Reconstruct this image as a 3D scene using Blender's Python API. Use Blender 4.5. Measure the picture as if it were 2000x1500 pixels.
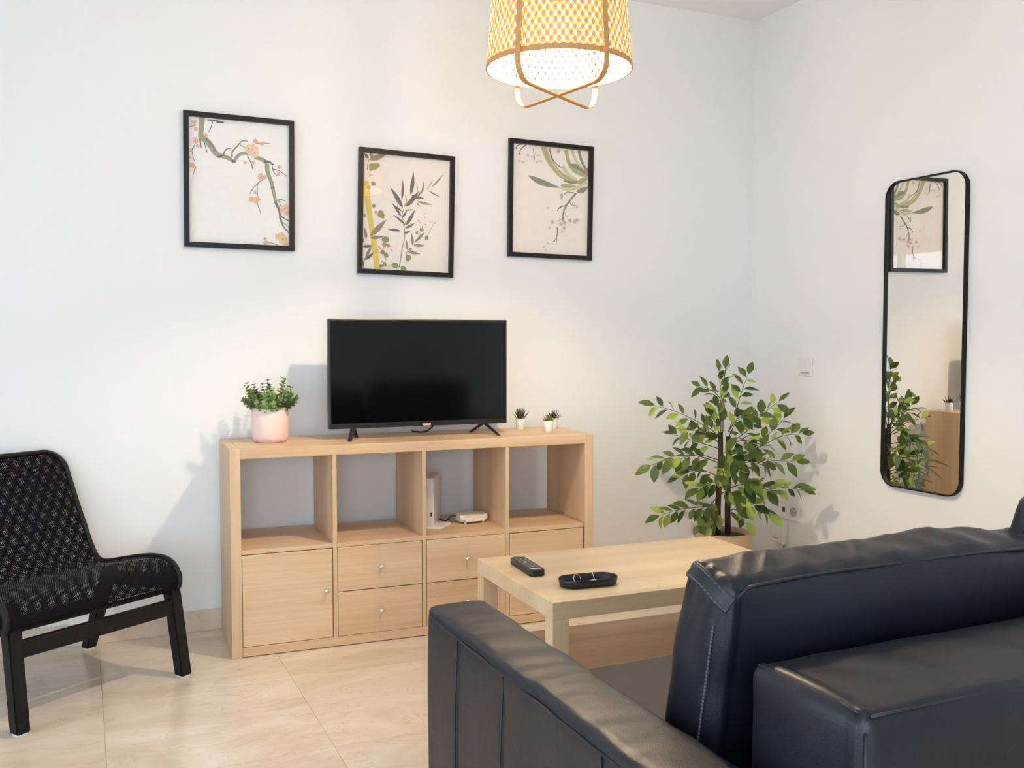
import bpy, bmesh, math, random
from mathutils import Vector, Matrix, noise
random.seed(7)
S = bpy.context.scene
for o in list(bpy.data.objects): bpy.data.objects.remove(o)
COL = S.collection
PI = math.pi

# ------------------------------------------------------------------ camera, sky, exposure
cd = bpy.data.cameras.new('camera'); cam = bpy.data.objects.new('camera', cd); COL.objects.link(cam)
cd.sensor_fit = 'HORIZONTAL'; cd.sensor_width = 36.0; cd.lens = 36.0 * 1870.7 / 2000.0
cd.clip_start = 0.02; cd.clip_end = 100
YAW, PIT = 0.4235, -0.0489
fw = Vector((math.sin(YAW)*math.cos(PIT), math.cos(YAW)*math.cos(PIT), math.sin(PIT)))
rt = Vector((math.cos(YAW), -math.sin(YAW), 0)); up = rt.cross(fw)
M = Matrix((rt, up, -fw)).transposed().to_4x4(); M.translation = Vector((-3.1337, -3.968, 1.1753))
cam.matrix_world = M
S.camera = cam

SKY = 7.9
W = bpy.data.worlds.new('sky'); S.world = W; W.use_nodes = True
W.node_tree.nodes['Background'].inputs[0].default_value = (0.65, 0.82, 1.0, 1)
W.node_tree.nodes['Background'].inputs[1].default_value = SKY
S.view_settings.view_transform = 'Standard'; S.view_settings.look = 'None'
S.view_settings.gamma = 1.0; S.view_settings.use_curve_mapping = False
S.view_settings.exposure = 0.20
LAMP = 1580.0
try:
    S.cycles.use_denoising = True
    S.cycles.max_bounces = 10; S.cycles.diffuse_bounces = 6; S.cycles.glossy_bounces = 5
    S.cycles.transparent_max_bounces = 24; S.cycles.sample_clamp_indirect = 6.0
    S.cycles.caustics_reflective = False; S.cycles.caustics_refractive = False
except Exception: pass

# room extents (back wall y=0, right wall x=0)
XL, YR, ZC = -5.2, -6.0, 2.762
# window openings: (wall, from, to, sill, head); along y in the left wall, along x in the rear wall behind the camera
WINS = [('left', -4.7, -3.4, 0.10, 2.15), ('left', -2.1, -1.3, 0.10, 2.15), ('rear', -4.8, -2.4, 0.10, 2.15)]  # rear opening is unseen, added for more even daylight on the back wall
for side, a0, a1, b0, b1 in WINS:
    ld = bpy.data.lights.new('window_portal', 'AREA'); lo = bpy.data.objects.new('window_portal', ld); COL.objects.link(lo)
    ld.shape = 'RECTANGLE'; mid = (a0+a1)/2; zm_ = (b0+b1)/2
    if side == 'left': ld.size, ld.size_y = b1-b0, a1-a0; lo.location = (XL-0.13, mid, zm_); lo.rotation_euler = (0, -PI/2, 0)
    else: ld.size, ld.size_y = a1-a0, b1-b0; lo.location = (mid, YR-0.13, zm_); lo.rotation_euler = (PI/2, 0, 0)
    ld.cycles.is_portal = True

# ------------------------------------------------------------------ helpers
def empty(name, loc=(0,0,0), rz=0.0):
    o = bpy.data.objects.new(name, None); COL.objects.link(o); o.location = loc; o.rotation_euler = (0,0,rz)
    o.empty_display_size = 0.05
    return o
def tag(o, label, cat, group=None):
    o['label'] = label; o['category'] = cat
    if group: o['group'] = group
    return o
def obj(name, bm, mat, parent=None, smooth=False, angle=None):
    me = bpy.data.meshes.new(name)
    bmesh.ops.recalc_face_normals(bm, faces=bm.faces)
    bm.to_mesh(me); bm.free()
    me.materials.append(mat)
    if smooth:
        for p in me.polygons: p.use_smooth = True
        if angle:
            me.set_sharp_from_angle(angle=math.radians(angle))
    o = bpy.data.objects.new(name, me); COL.objects.link(o)
    if parent: o.parent = parent
    return o
def struct(o): o['kind'] = 'structure'; return o
def box(bm, x0, x1, y0, y1, z0, z1, bev=0.0, seg=2):
    b = bm if not bev else bmesh.new()
    r = bmesh.ops.create_cube(b, size=1.0)
    for v in r['verts']:
        v.co = Vector(((x0+x1)/2 + v.co.x*(x1-x0), (y0+y1)/2 + v.co.y*(y1-y0), (z0+z1)/2 + v.co.z*(z1-z0)))
    if bev:
        bmesh.ops.bevel(b, geom=list(b.edges), offset=bev, segments=seg, affect='EDGES', profile=0.5)
        merge(bm, b)
    return bm
def merge(bm, b):
    me = bpy.data.meshes.new('tmp'); b.to_mesh(me); b.free(); bm.from_mesh(me); bpy.data.meshes.remove(me)
def B(*a, **k):
    bm = bmesh.new(); box(bm, *a, **k); return bm
def hexa(bm, P):                        # 8 points: bottom 4 (ccw) + top 4
    v = [bm.verts.new(p) for p in P]
    for f in ((3,2,1,0),(4,5,6,7),(0,1,5,4),(1,2,6,5),(2,3,7,6),(3,0,4,7)): bm.faces.new([v[i] for i in f])
def frames(pts, closed=False):
    n = len(pts); out = []
    prev = None
    for i in range(n):
        a = pts[(i-1) % n] if (closed or i > 0) else pts[i]
        c = pts[(i+1) % n] if (closed or i < n-1) else pts[i]
        t = (c - a).normalized()
        if prev is None:
            h = Vector((0,0,1)) if abs(t.z) < 0.9 else Vector((1,0,0))
            u = t.cross(h).normalized()
        else:
            u = prev - t*prev.dot(t)
            u = u.normalized() if u.length > 1e-6 else t.orthogonal().normalized()
        prev = u
        out.append((t, u, t.cross(u).normalized()))
    return out
def tube(bm, pts, r, n=8, closed=False, cap=True):
    pts = [Vector(p) for p in pts]
    rr = r if isinstance(r, (list, tuple)) else [r]*len(pts)
    rings = []
    for p, (t,u,v), q in zip(pts, frames(pts, closed), rr):
        rings.append([bm.verts.new(p + (u*math.cos(2*PI*k/n) + v*math.sin(2*PI*k/n))*q) for k in range(n)])
    m = len(rings)
    for i in range(m if closed else m-1):
        a, b = rings[i], rings[(i+1) % m]
        for k in range(n): bm.faces.new((a[k], a[(k+1)%n], b[(k+1)%n], b[k]))
    if cap and not closed:
        bm.faces.new(rings[0][::-1]); bm.faces.new(rings[-1])
    return bm
def ribbon(bm, pts, norms, w, th):      # flat bar: pts centre line, norms outward normals
    pts = [Vector(p) for p in pts]; prev = None
    n = len(pts)
    for i in range(n):
        t = (pts[min(i+1,n-1)] - pts[max(i-1,0)]).normalized()
        nn = Vector(norms[i]); nn = (nn - t*nn.dot(t)).normalized(); s = t.cross(nn)
        ring = [bm.verts.new(pts[i] + s*a*w/2 + nn*b*th/2) for a, b in ((-1,-1),(1,-1),(1,1),(-1,1))]
        if prev:
            for k in range(4): bm.faces.new((prev[k], prev[(k+1)%4], ring[(k+1)%4], ring[k]))
        else: bm.faces.new(ring[::-1])
        prev = ring
    bm.faces.new(prev)
    return bm
def lathe(bm, prof, n=32, c=(0,0,0)):
    c = Vector(c); rings = []
    for r, z in prof:
        if r < 1e-6: rings.append([bm.verts.new(c + Vector((0,0,z)))])
        else: rings.append([bm.verts.new(c + Vector((r*math.cos(2*PI*k/n), r*math.sin(2*PI*k/n), z))) for k in range(n)])
    for a, b in zip(rings, rings[1:]):
        for k in range(n):
            k2 = (k+1) % n
            if len(a) == 1 and len(b) == 1: continue
            if len(a) == 1: bm.faces.new((a[0], b[k], b[k2]))
            elif len(b) == 1: bm.faces.new((a[k], a[k2], b[0]))
            else: bm.faces.new((a[k], a[k2], b[k2], b[k]))
    return bm
def prism(bm, poly, z0, z1):
    a = [bm.verts.new((x,y,z0)) for x,y in poly]; b = [bm.verts.new((x,y,z1)) for x,y in poly]
    bm.faces.new(a[::-1]); bm.faces.new(b)
    n = len(poly)
    for k in range(n): bm.faces.new((a[k], a[(k+1)%n], b[(k+1)%n], b[k]))
    return bm
def rrect(hx, hy, r, n=8):
    out = []
    for cx, cy, a0 in ((hx-r,hy-r,0),(-hx+r,hy-r,PI/2),(-hx+r,-hy+r,PI),(hx-r,-hy+r,1.5*PI)):
        for k in range(n+1):
            a = a0 + PI/2*k/n; out.append((cx + r*math.cos(a), cy + r*math.sin(a)))
    return out
def samples(h, r, n):
    a = [-h, -h+r*0.08, -h+r*0.3, -h+r*0.6, -h+r]
    m = [-h+r + (2*h-2*r)*k/n for k in range(1, n)]
    return a + m + [-x for x in a[::-1]]
def puffy(hx, hy, hz, r, n, disp=None):   # rounded box grid with a displacement callback
    bm = bmesh.new(); sx, sy, sz = samples(hx,r,n[0]), samples(hy,r,n[1]), samples(hz,r,n[2])
    cache = {}
    def V(x,y,z):
        k = (round(x,6), round(y,6), round(z,6))
        if k in cache: return cache[k]
        p = Vector((x,y,z)); i = Vector((max(-hx+r,min(hx-r,x)), max(-hy+r,min(hy-r,y)), max(-hz+r,min(hz-r,z))))
        d = p - i; nrm = d.normalized() if d.length > 1e-9 else Vector((0,0,1))
        q = i + nrm*r
        if disp: q = disp(q, nrm)
        v = bm.verts.new(q); cache[k] = v; return v
    def face(A, Bb, f):
        for i in range(len(A)-1):
            for j in range(len(Bb)-1):
                bm.faces.new((V(*f(A[i],Bb[j])), V(*f(A[i+1],Bb[j])), V(*f(A[i+1],Bb[j+1])), V(*f(A[i],Bb[j+1]))))
    for s in (-1,1):
        face(sy, sz, lambda a,b: (s*hx,a,b)); face(sx, sz, lambda a,b: (a,s*hy,b)); face(sx, sy, lambda a,b: (a,b,s*hz))
    return bm
def copy_obj(o, parent, name=None):
    c = o.copy(); COL.objects.link(c); c.parent = parent
    return c

# ------------------------------------------------------------------ materials
def srgb(r,g,b):
    f = lambda c: (c/255/12.92) if c/255 <= 0.04045 else ((c/255+0.055)/1.055)**2.4
    return (f(r), f(g), f(b), 1)
def mat(name, col, rough=0.5, metal=0.0, spec=0.5, bump=None, coat=0.0):
    m = bpy.data.materials.new(name); m.use_nodes = True; nt = m.node_tree; b = nt.nodes['Principled BSDF']
    b.inputs['Base Color'].default_value = col; b.inputs['Roughness'].default_value = rough
    b.inputs['Metallic'].default_value = metal; b.inputs['Specular IOR Level'].default_value = spec
    b.inputs['Coat Weight'].default_value = coat
    # slight procedural colour variation keeps every surface node based
    tc = nt.nodes.new('ShaderNodeTexCoord'); nz = nt.nodes.new('ShaderNodeTexNoise'); nz.inputs['Scale'].default_value = bump[0] if bump else 30
    nt.links.new(tc.outputs['Object'], nz.inputs['Vector'])
    if bump:
        bp = nt.nodes.new('ShaderNodeBump'); bp.inputs['Strength'].default_value = bump[1]; bp.inputs['Distance'].default_value = bump[2]
        nt.links.new(nz.outputs['Fac'], bp.inputs['Height']); nt.links.new(bp.outputs['Normal'], b.inputs['Normal'])
    else:
        rp = nt.nodes.new('ShaderNodeValToRGB'); e = rp.color_ramp.elements
        e[0].color = tuple(c*0.97 for c in col[:3]) + (1,); e[1].color = tuple(min(1,c*1.03) for c in col[:3]) + (1,)
        nt.links.new(nz.outputs['Fac'], rp.inputs['Fac']); nt.links.new(rp.outputs['Color'], b.inputs['Base Color'])
    return m
def ramp(nt, stops):
    r = nt.nodes.new('ShaderNodeValToRGB'); e = r.color_ramp.elements
    while len(e) < len(stops): e.new(0.5)
    for k, (p, c) in enumerate(stops): e[k].position = p; e[k].color = c
    return r
def wood(name, dark, mid, light, axis='X', rough=0.42, sc=1.0):
    m = bpy.data.materials.new(name); m.use_nodes = True; nt = m.node_tree; b = nt.nodes['Principled BSDF']
    tc = nt.nodes.new('ShaderNodeTexCoord'); N = []
    oi = nt.nodes.new('ShaderNodeObjectInfo')
    off = nt.nodes.new('ShaderNodeVectorMath'); off.operation = 'ADD'
    mul = nt.nodes.new('ShaderNodeVectorMath'); mul.operation = 'SCALE'; mul.inputs['Scale'].default_value = 3.7
    comb = nt.nodes.new('ShaderNodeCombineXYZ')
    for k in range(3): nt.links.new(oi.outputs['Random'], comb.inputs[k])
    nt.links.new(comb.outputs[0], mul.inputs[0]); nt.links.new(tc.outputs['Object'], off.inputs[0]); nt.links.new(mul.outputs[0], off.inputs[1])
    for s_al, s_ac, det in ((0.5, 11.0, 1.0), (3.0, 130.0, 3.0)):
        mp = nt.nodes.new('ShaderNodeMapping'); sc3 = [s_ac*sc]*3; sc3['XYZ'.index(axis)] = s_al*sc
        mp.inputs['Scale'].default_value = sc3; nt.links.new(off.outputs[0], mp.inputs['Vector'])
        nz = nt.nodes.new('ShaderNodeTexNoise'); nz.inputs['Scale'].default_value = 1.0; nz.inputs['Detail'].default_value = det
        nt.links.new(mp.outputs['Vector'], nz.inputs['Vector']); N.append(nz)
    mx = nt.nodes.new('ShaderNodeMix'); mx.data_type = 'FLOAT'; mx.inputs['Factor'].default_value = 0.38
    nt.links.new(N[0].outputs['Fac'], mx.inputs['A']); nt.links.new(N[1].outputs['Fac'], mx.inputs['B'])
    rp = ramp(nt, [(0.30, dark), (0.5, mid), (0.68, light)])
    nt.links.new(mx.outputs['Result'], rp.inputs['Fac']); nt.links.new(rp.outputs['Color'], b.inputs['Base Color'])
    bp = nt.nodes.new('ShaderNodeBump'); bp.inputs['Strength'].default_value = 0.06; bp.inputs['Distance'].default_value = 0.001
    nt.links.new(N[1].outputs['Fac'], bp.inputs['Height']); nt.links.new(bp.outputs['Normal'], b.inputs['Normal'])
    b.inputs['Roughness'].default_value = rough
    return m
OAK_D, OAK_M, OAK_L = srgb(196,160,122), srgb(210,177,140), srgb(220,191,157)
oakX = wood('oak_effect_along_x', OAK_D, OAK_M, OAK_L, 'X'); oakZ = wood('oak_effect_upright', OAK_D, OAK_M, OAK_L, 'Z')
oakY = wood('oak_effect_along_y', OAK_D, OAK_M, OAK_L, 'Y')
TD, TM, TL = srgb(203,174,136), srgb(217,190,153), srgb(225,202,169)
tabX = wood('pale_oak_along_x', TD, TM, TL, 'X', 0.38); tabZ = wood('pale_oak_upright', TD, TM, TL, 'Z', 0.38)

def wall_mat(name, col):
    m = bpy.data.materials.new(name); m.use_nodes = True; nt = m.node_tree; b = nt.nodes['Principled BSDF']
    tc = nt.nodes.new('ShaderNodeTexCoord')
    nz = nt.nodes.new('ShaderNodeTexNoise'); nz.inputs['Scale'].default_value = 140; nz.inputs['Detail'].default_value = 4
    nt.links.new(tc.outputs['Object'], nz.inputs['Vector'])
    bp = nt.nodes.new('ShaderNodeBump'); bp.inputs['Strength'].default_value = 0.10; bp.inputs['Distance'].default_value = 0.002
    nt.links.new(nz.outputs['Fac'], bp.inputs['Height']); nt.links.new(bp.outputs['Normal'], b.inputs['Normal'])
    n2 = nt.nodes.new('ShaderNodeTexNoise'); n2.inputs['Scale'].default_value = 1.2; nt.links.new(tc.outputs['Object'], n2.inputs['Vector'])
    rp = ramp(nt, [(0.3, tuple(c*0.985 for c in col[:3])+(1,)), (0.7, col)])
    nt.links.new(n2.outputs['Fac'], rp.inputs['Fac']); nt.links.new(rp.outputs['Color'], b.inputs['Base Color'])
    b.inputs['Roughness'].default_value = 0.55; b.inputs['Specular IOR Level'].default_value = 0.3
    return m
wallm = wall_mat('white_wall_paint', (0.835,0.832,0.825,1)); ceilm = wall_mat('white_ceiling_paint', (0.88,0.88,0.865,1))

def marble(name, tint=1.0, rough=0.2):
    m = bpy.data.materials.new(name); m.use_nodes = True; nt = m.node_tree; b = nt.nodes['Principled BSDF']
    tc = nt.nodes.new('ShaderNodeTexCoord'); oi = nt.nodes.new('ShaderNodeObjectInfo')
    geo = nt.nodes.new('ShaderNodeNewGeometry')
    comb = nt.nodes.new('ShaderNodeCombineXYZ')
    sc = nt.nodes.new('ShaderNodeMath'); sc.operation = 'MULTIPLY'; sc.inputs[1].default_value = 9.0
    nt.links.new(oi.outputs['Random'], sc.inputs[0]); nt.links.new(sc.outputs[0], comb.inputs[2])
    ad = nt.nodes.new('ShaderNodeVectorMath'); ad.operation = 'ADD'
    nt.links.new(geo.outputs['Position'], ad.inputs[0]); nt.links.new(comb.outputs[0], ad.inputs[1])
    mp = nt.nodes.new('ShaderNodeMapping'); mp.inputs['Rotation'].default_value = (0,0,0.9); mp.inputs['Scale'].default_value = (1,2.6,1)
    nt.links.new(ad.outputs[0], mp.inputs['Vector'])
    n1 = nt.nodes.new('ShaderNodeTexNoise'); n1.inputs['Scale'].default_value = 1.9; n1.inputs['Detail'].default_value = 8; n1.inputs['Roughness'].default_value = 0.6; n1.inputs['Distortion'].default_value = 1.1
    nt.links.new(mp.outputs['Vector'], n1.inputs['Vector'])
    r1 = ramp(nt, [(0.30, srgb(205,182,158)), (0.48, srgb(218,200,179)), (0.60, srgb(224,209,191)), (0.75, srgb(232,221,208))])
    nt.links.new(n1.outputs['Fac'], r1.inputs['Fac'])
    n2 = nt.nodes.new('ShaderNodeTexNoise'); n2.inputs['Scale'].default_value = 2.4; n2.inputs['Detail'].default_value = 6; n2.inputs['Distortion'].default_value = 2.2
    nt.links.new(mp.outputs['Vector'], n2.inputs['Vector'])
    r2 = ramp(nt, [(0.488, (0,0,0,1)), (0.5, (1,1,1,1)), (0.512, (0,0,0,1))])
    nt.links.new(n2.outputs['Fac'], r2.inputs['Fac'])
    fac = nt.nodes.new('ShaderNodeMath'); fac.operation = 'MULTIPLY'; fac.inputs[1].default_value = 0.35; nt.links.new(r2.outputs['Color'], fac.inputs[0])
    mx = nt.nodes.new('ShaderNodeMix'); mx.data_type = 'RGBA'
    nt.links.new(fac.outputs[0], mx.inputs['Factor']); nt.links.new(r1.outputs['Color'], mx.inputs[6]); mx.inputs[7].default_value = srgb(196,158,116)
    nt.links.new(mx.outputs[2], b.inputs['Base Color'])
    b.inputs['Roughness'].default_value = rough
    return m
marblem = marble('beige_marble'); marblem2 = marble('beige_marble_skirting', rough=0.3)
grout = mat('beige_grout', srgb(196,170,134), 0.8)

def leather(name):
    m = bpy.data.materials.new(name); m.use_nodes = True; nt = m.node_tree; b = nt.nodes['Principled BSDF']
    tc = nt.nodes.new('ShaderNodeTexCoord')
    vo = nt.nodes.new('ShaderNodeTexVoronoi'); vo.inputs['Scale'].default_value = 420; nt.links.new(tc.outputs['Object'], vo.inputs['Vector'])
    nz = nt.nodes.new('ShaderNodeTexNoise'); nz.inputs['Scale'].default_value = 9; nz.inputs['Detail'].default_value = 3; nt.links.new(tc.outputs['Object'], nz.inputs['Vector'])
    b1 = nt.nodes.new('ShaderNodeBump'); b1.inputs['Strength'].default_value = 0.25; b1.inputs['Distance'].default_value = 0.0006
    nt.links.new(vo.outputs['Distance'], b1.inputs['Height'])
    b2 = nt.nodes.new('ShaderNodeBump'); b2.inputs['Strength'].default_value = 0.22; b2.inputs['Distance'].default_value = 0.012
    nt.links.new(nz.outputs['Fac'], b2.inputs['Height']); nt.links.new(b1.outputs['Normal'], b2.inputs['Normal']); nt.links.new(b2.outputs['Normal'], b.inputs['Normal'])
    rp = ramp(nt, [(0.35, (0.0046,0.0054,0.0105,1)), (0.65, (0.0068,0.0075,0.0145,1))]); nt.links.new(nz.outputs['Fac'], rp.inputs['Fac']); nt.links.new(rp.outputs['Color'], b.inputs['Base Color'])
    b.inputs['Roughness'].default_value = 0.44; b.inputs['Specular IOR Level'].default_value = 0.46
    return m
leath = leather('black_leather'); seamm = mat('black_leather_piping', (0.012,0.011,0.014,1), 0.5)
threadm = mat('grey_stitching', (0.10,0.10,0.12,1), 0.7)
seatf = mat('dark_brown_seat_leather', (0.030,0.024,0.026,1), 0.6, bump=(300, 0.2, 0.001))

blackm = mat('black_painted_wood', (0.006,0.0055,0.006,1), 0.5, spec=0.25); blackp = mat('black_plastic', (0.010,0.010,0.011,1), 0.35)
blackf = mat('black_metal_frame', (0.006,0.006,0.007,1), 0.5, spec=0.2); framem = mat('black_picture_frame', (0.010,0.008,0.009,1), 0.4, spec=0.3)
screenm = mat('black_glossy_screen', (0.002,0.002,0.0025,1), 0.09, spec=0.36)
whitep = mat('white_plastic', (0.78,0.77,0.74,1), 0.35); creamp = mat('cream_plastic', (0.80,0.74,0.62,1), 0.4)
modemw = mat('white_modem_plastic', (0.78,0.74,0.71,1), 0.3); knobm = mat('brushed_metal_knob', (0.75,0.74,0.72,1), 0.3, metal=0.9)
pinkm = mat('pale_pink_ceramic', srgb(236,208,200), 0.42); whitec = mat('white_ceramic', (0.80,0.79,0.75,1), 0.35)
soilm = mat('dark_soil', (0.035,0.022,0.014,1), 0.9, bump=(80,0.6,0.01)); silver = mat('silver_metal', (0.8,0.78,0.72,1), 0.25, metal=1.0)
bamboo = None
def bamboo_mat(name, col, trans):
    m = bpy.data.materials.new(name); m.use_nodes = True; nt = m.node_tree; b = nt.nodes['Principled BSDF']; out = nt.nodes['Material Output']
    tc = nt.nodes.new('ShaderNodeTexCoord'); nz = nt.nodes.new('ShaderNodeTexNoise'); nz.inputs['Scale'].default_value = 60
    nt.links.new(tc.outputs['Object'], nz.inputs['Vector'])
    rp = ramp(nt, [(0.3, tuple(c*0.85 for c in col[:3])+(1,)), (0.7, col)]); nt.links.new(nz.outputs['Fac'], rp.inputs['Fac']); nt.links.new(rp.outputs['Color'], b.inputs['Base Color'])
    b.inputs['Roughness'].default_value = 0.5
    if trans:
        t = nt.nodes.new('ShaderNodeBsdfTranslucent'); nt.links.new(rp.outputs['Color'], t.inputs['Color'])
        mx = nt.nodes.new('ShaderNodeMixShader'); mx.inputs[0].default_value = trans
        nt.links.new(b.outputs[0], mx.inputs[1]); nt.links.new(t.outputs[0], mx.inputs[2]); nt.links.new(mx.outputs[0], out.inputs['Surface'])
    return m
weavem = bamboo_mat('bamboo_strip', srgb(232,196,142), 0.28); strapm = bamboo_mat('bamboo_band', srgb(206,152,98), 0.0)
bulbm = bpy.data.materials.new('glowing_bulb'); bulbm.use_nodes = True
_nt = bulbm.node_tree; _nt.nodes.remove(_nt.nodes['Principled BSDF']); _e = _nt.nodes.new('ShaderNodeEmission')
_e.inputs[0].default_value = (1.0, 0.84, 0.60, 1); _e.inputs[1].default_value = LAMP
_nt.links.new(_e.outputs[0], _nt.nodes['Material Output'].inputs['Surface'])
basketm = mat('woven_seagrass', srgb(206,172,132), 0.75, bump=(160, 0.5, 0.003))
trunkm = mat('brown_trunk_bark', srgb(70,48,34), 0.8, bump=(70, 0.6, 0.004)); twigm = mat('thin_green_brown_twig', srgb(92,88,48), 0.7)
def leaf_mat(name, cols, rough=0.45, trans=0.25):
    m = bpy.data.materials.new(name); m.use_nodes = True; nt = m.node_tree; b = nt.nodes['Principled BSDF']; out = nt.nodes['Material Output']
    oi = nt.nodes.new('ShaderNodeObjectInfo'); rp = ramp(nt, cols); nt.links.new(oi.outputs['Random'], rp.inputs['Fac'])
    nt.links.new(rp.outputs['Color'], b.inputs['Base Color']); b.inputs['Roughness'].default_value = rough
    t = nt.nodes.new('ShaderNodeBsdfTranslucent'); nt.links.new(rp.outputs['Color'], t.inputs['Color'])
    mx = nt.nodes.new('ShaderNodeMixShader'); mx.inputs[0].default_value = trans
    nt.links.new(b.outputs[0], mx.inputs[1]); nt.links.new(t.outputs[0], mx.inputs[2]); nt.links.new(mx.outputs[0], out.inputs['Surface'])
    return m
ficusm = leaf_mat('ficus_leaf', [(0.0, srgb(58,82,32)), (0.45, srgb(92,110,44)), (0.74, srgb(118,130,58)), (0.82, srgb(158,184,70)), (1.0, srgb(188,206,98))])
eucm = leaf_mat('small_round_leaf', [(0.0, srgb(78,102,58)), (0.4, srgb(108,132,72)), (0.7, srgb(138,158,92)), (1.0, srgb(164,200,126))])
aloem = leaf_mat('dark_green_succulent', [(0.0, srgb(42,58,30)), (1.0, srgb(62,80,46))], trans=0.1)
greym = leaf_mat('grey_green_succulent', [(0.0, srgb(58,72,62)), (1.0, srgb(80,96,84))], trans=0.1)
olivem = leaf_mat('olive_succulent', [(0.0, srgb(112,104,22)), (1.0, srgb(140,140,48))], trans=0.15)
def glass_pane(name, ior=1.5):
    m = bpy.data.materials.new(name); m.use_nodes = True; nt = m.node_tree; nt.nodes.remove(nt.nodes['Principled BSDF'])
    ge = nt.nodes.new('ShaderNodeNewGeometry'); dt = nt.nodes.new('ShaderNodeVectorMath'); dt.operation = 'DOT_PRODUCT'
    nt.links.new(ge.outputs['Normal'], dt.inputs[0]); nt.links.new(ge.outputs['Incoming'], dt.inputs[1])
    def mth(op, a, b=None):
        n_ = nt.nodes.new('ShaderNodeMath'); n_.operation = op
        for i_, q in enumerate((a, b)):
            if q is None: continue
            if isinstance(q, (int, float)): n_.inputs[i_].default_value = q
            else: nt.links.new(q, n_.inputs[i_])
        return n_.outputs[0]
    f0 = ((ior-1)/(ior+1))**2 * 1.9          # both faces of the pane reflect
    fac = mth('ADD', mth('MULTIPLY', mth('POWER', mth('SUBTRACT', 1.0, mth('ABSOLUTE', dt.outputs['Value'])), 5.0), 1-f0), f0)
    tr = nt.nodes.new('ShaderNodeBsdfTransparent'); gl = nt.nodes.new('ShaderNodeBsdfGlossy'); gl.inputs['Roughness'].default_value = 0.0
    mx = nt.nodes.new('ShaderNodeMixShader'); nt.links.new(fac, mx.inputs[0]); nt.links.new(tr.outputs[0], mx.inputs[1]); nt.links.new(gl.outputs[0], mx.inputs[2])
    nt.links.new(mx.outputs[0], nt.nodes['Material Output'].inputs['Surface'])
    return m
glassm = glass_pane('clear_glass', 1.45)
mirm = mat('silvered_mirror', (0.86,0.84,0.80,1), 0.0, metal=1.0)
printm = bpy.data.materials.new('printed_ink'); printm.use_nodes = True
_nt = printm.node_tree; _a = _nt.nodes.new('ShaderNodeAttribute'); _a.attribute_name = 'Col'
_nt.links.new(_a.outputs['Color'], _nt.nodes['Principled BSDF'].inputs['Base Color']); _nt.nodes['Principled BSDF'].inputs['Roughness'].default_value = 0.7

# ------------------------------------------------------------------ room shell
T = 0.2
struct(obj('wall_back', B(XL-T, T, 0, T, -0.1, ZC+0.1), wallm))
struct(obj('wall_right', B(0, T, YR-T, 0, -0.1, ZC+0.1), wallm))
def pierced(side):                      # wall with its window openings cut out
    bm = bmesh.new(); ws = sorted(w[1:] for w in WINS if w[0] == side)
    def put(a, b, c, d):
        if side == 'left': box(bm, XL-T, XL, a, b, c, d)
        else: box(bm, a, b, YR-T, YR, c, d)
    p, end = (YR, 0) if side == 'left' else (XL-T, T)
    for a0, a1, b0, b1 in ws:
        put(p, a0, -0.1, ZC+0.1); put(a0, a1, -0.1, b0); put(a0, a1, b1, ZC+0.1); p = a1
    put(p, end, -0.1, ZC+0.1)
    return bm
struct(obj('wall_left', pierced('left'), wallm)); struct(obj('wall_rear', pierced('rear'), wallm))
struct(obj('ceiling', B(XL-T, T, YR-T, T, ZC, ZC+0.1), ceilm))
floor = struct(obj('floor', B(XL-T, T, YR-T, T, -0.08, -0.0012), grout))
# polished marble tiles, one object each, sharing one mesh for the full ones
TS, G = 0.6, 0.0012
tile_meshes = {}
xs = [-3.09 + TS*k for k in range(-4, 7)]; ys = [-0.70 + TS*k for k in range(-10, 3)]
for x in xs:
    for y in ys:
        a0, a1 = max(x, XL), min(x+TS, 0); b0, b1 = max(y, YR), min(y+TS, 0)
        if a1-a0 < 0.01 or b1-b0 < 0.01: continue
        key = (round(a1-a0,4), round(b1-b0,4))
        if key not in tile_meshes:
            me = bpy.data.meshes.new('tile'); bt = B(G/2, key[0]-G/2, G/2, key[1]-G/2, -0.012, 0.0); bt.to_mesh(me); bt.free(); me.materials.append(marblem)
            tile_meshes[key] = me
        t = bpy.data.objects.new('tile', tile_meshes[key]); COL.objects.link(t); t.location = (a0, b0, 0); t.parent = floor
def skirting(name, x0, x1, y0, y1, step, along):
    o = None
    bm = bmesh.new(); box(bm, x0, x1, y0, y1, 0.0, 0.084, 0.0015, 1)
    return struct(obj(name, bm, marblem2))
skirting('baseboard_back', XL, 0, -0.012, 0, 0.6, 'x'); skirting('baseboard_right', -0.012, 0, YR, -0.012, 0.6, 'y')
# windows: they light the room, reflect in picture glass; unseen rear one added to even daylight
for wi, (side, a0, a1, b0, b1) in enumerate(WINS):
    loc, rz = ((XL-0.06, (a0+a1)/2, b0), 0) if side == 'left' else (((a0+a1)/2, YR-0.06, b0), PI/2)
    win = struct(empty('window_%d' % (wi+1), loc, rz)); hw = (a1-a0)/2; H = b1-b0; fr = bmesh.new()
    for a, b2, c, d in ((-hw,hw,0,0.06),(-hw,hw,H-0.06,H),(-hw,-hw+0.06,0.06,H-0.06),(hw-0.06,hw,0.06,H-0.06),(-0.04,0.04,0.06,H-0.06)):
        box(fr, -0.03, 0.03, a, b2, c, d, 0.004, 1)
    obj('window_frame', fr, whitep, win)
    for a, b2 in ((-hw+0.06,-0.04),(0.04,hw-0.06)):
        obj('pane', B(-0.004, 0.004, a, b2, 0.06, H-0.06), glassm, win)
bm = bmesh.new(); box(bm, XL-T-1.6, XL-T, YR-T-1.6, 0, -0.08, -0.02); box(bm, XL-T, 0, YR-T-1.6, YR-T, -0.08, -0.02)
struct(obj('balcony_floor', bm, marblem))

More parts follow.
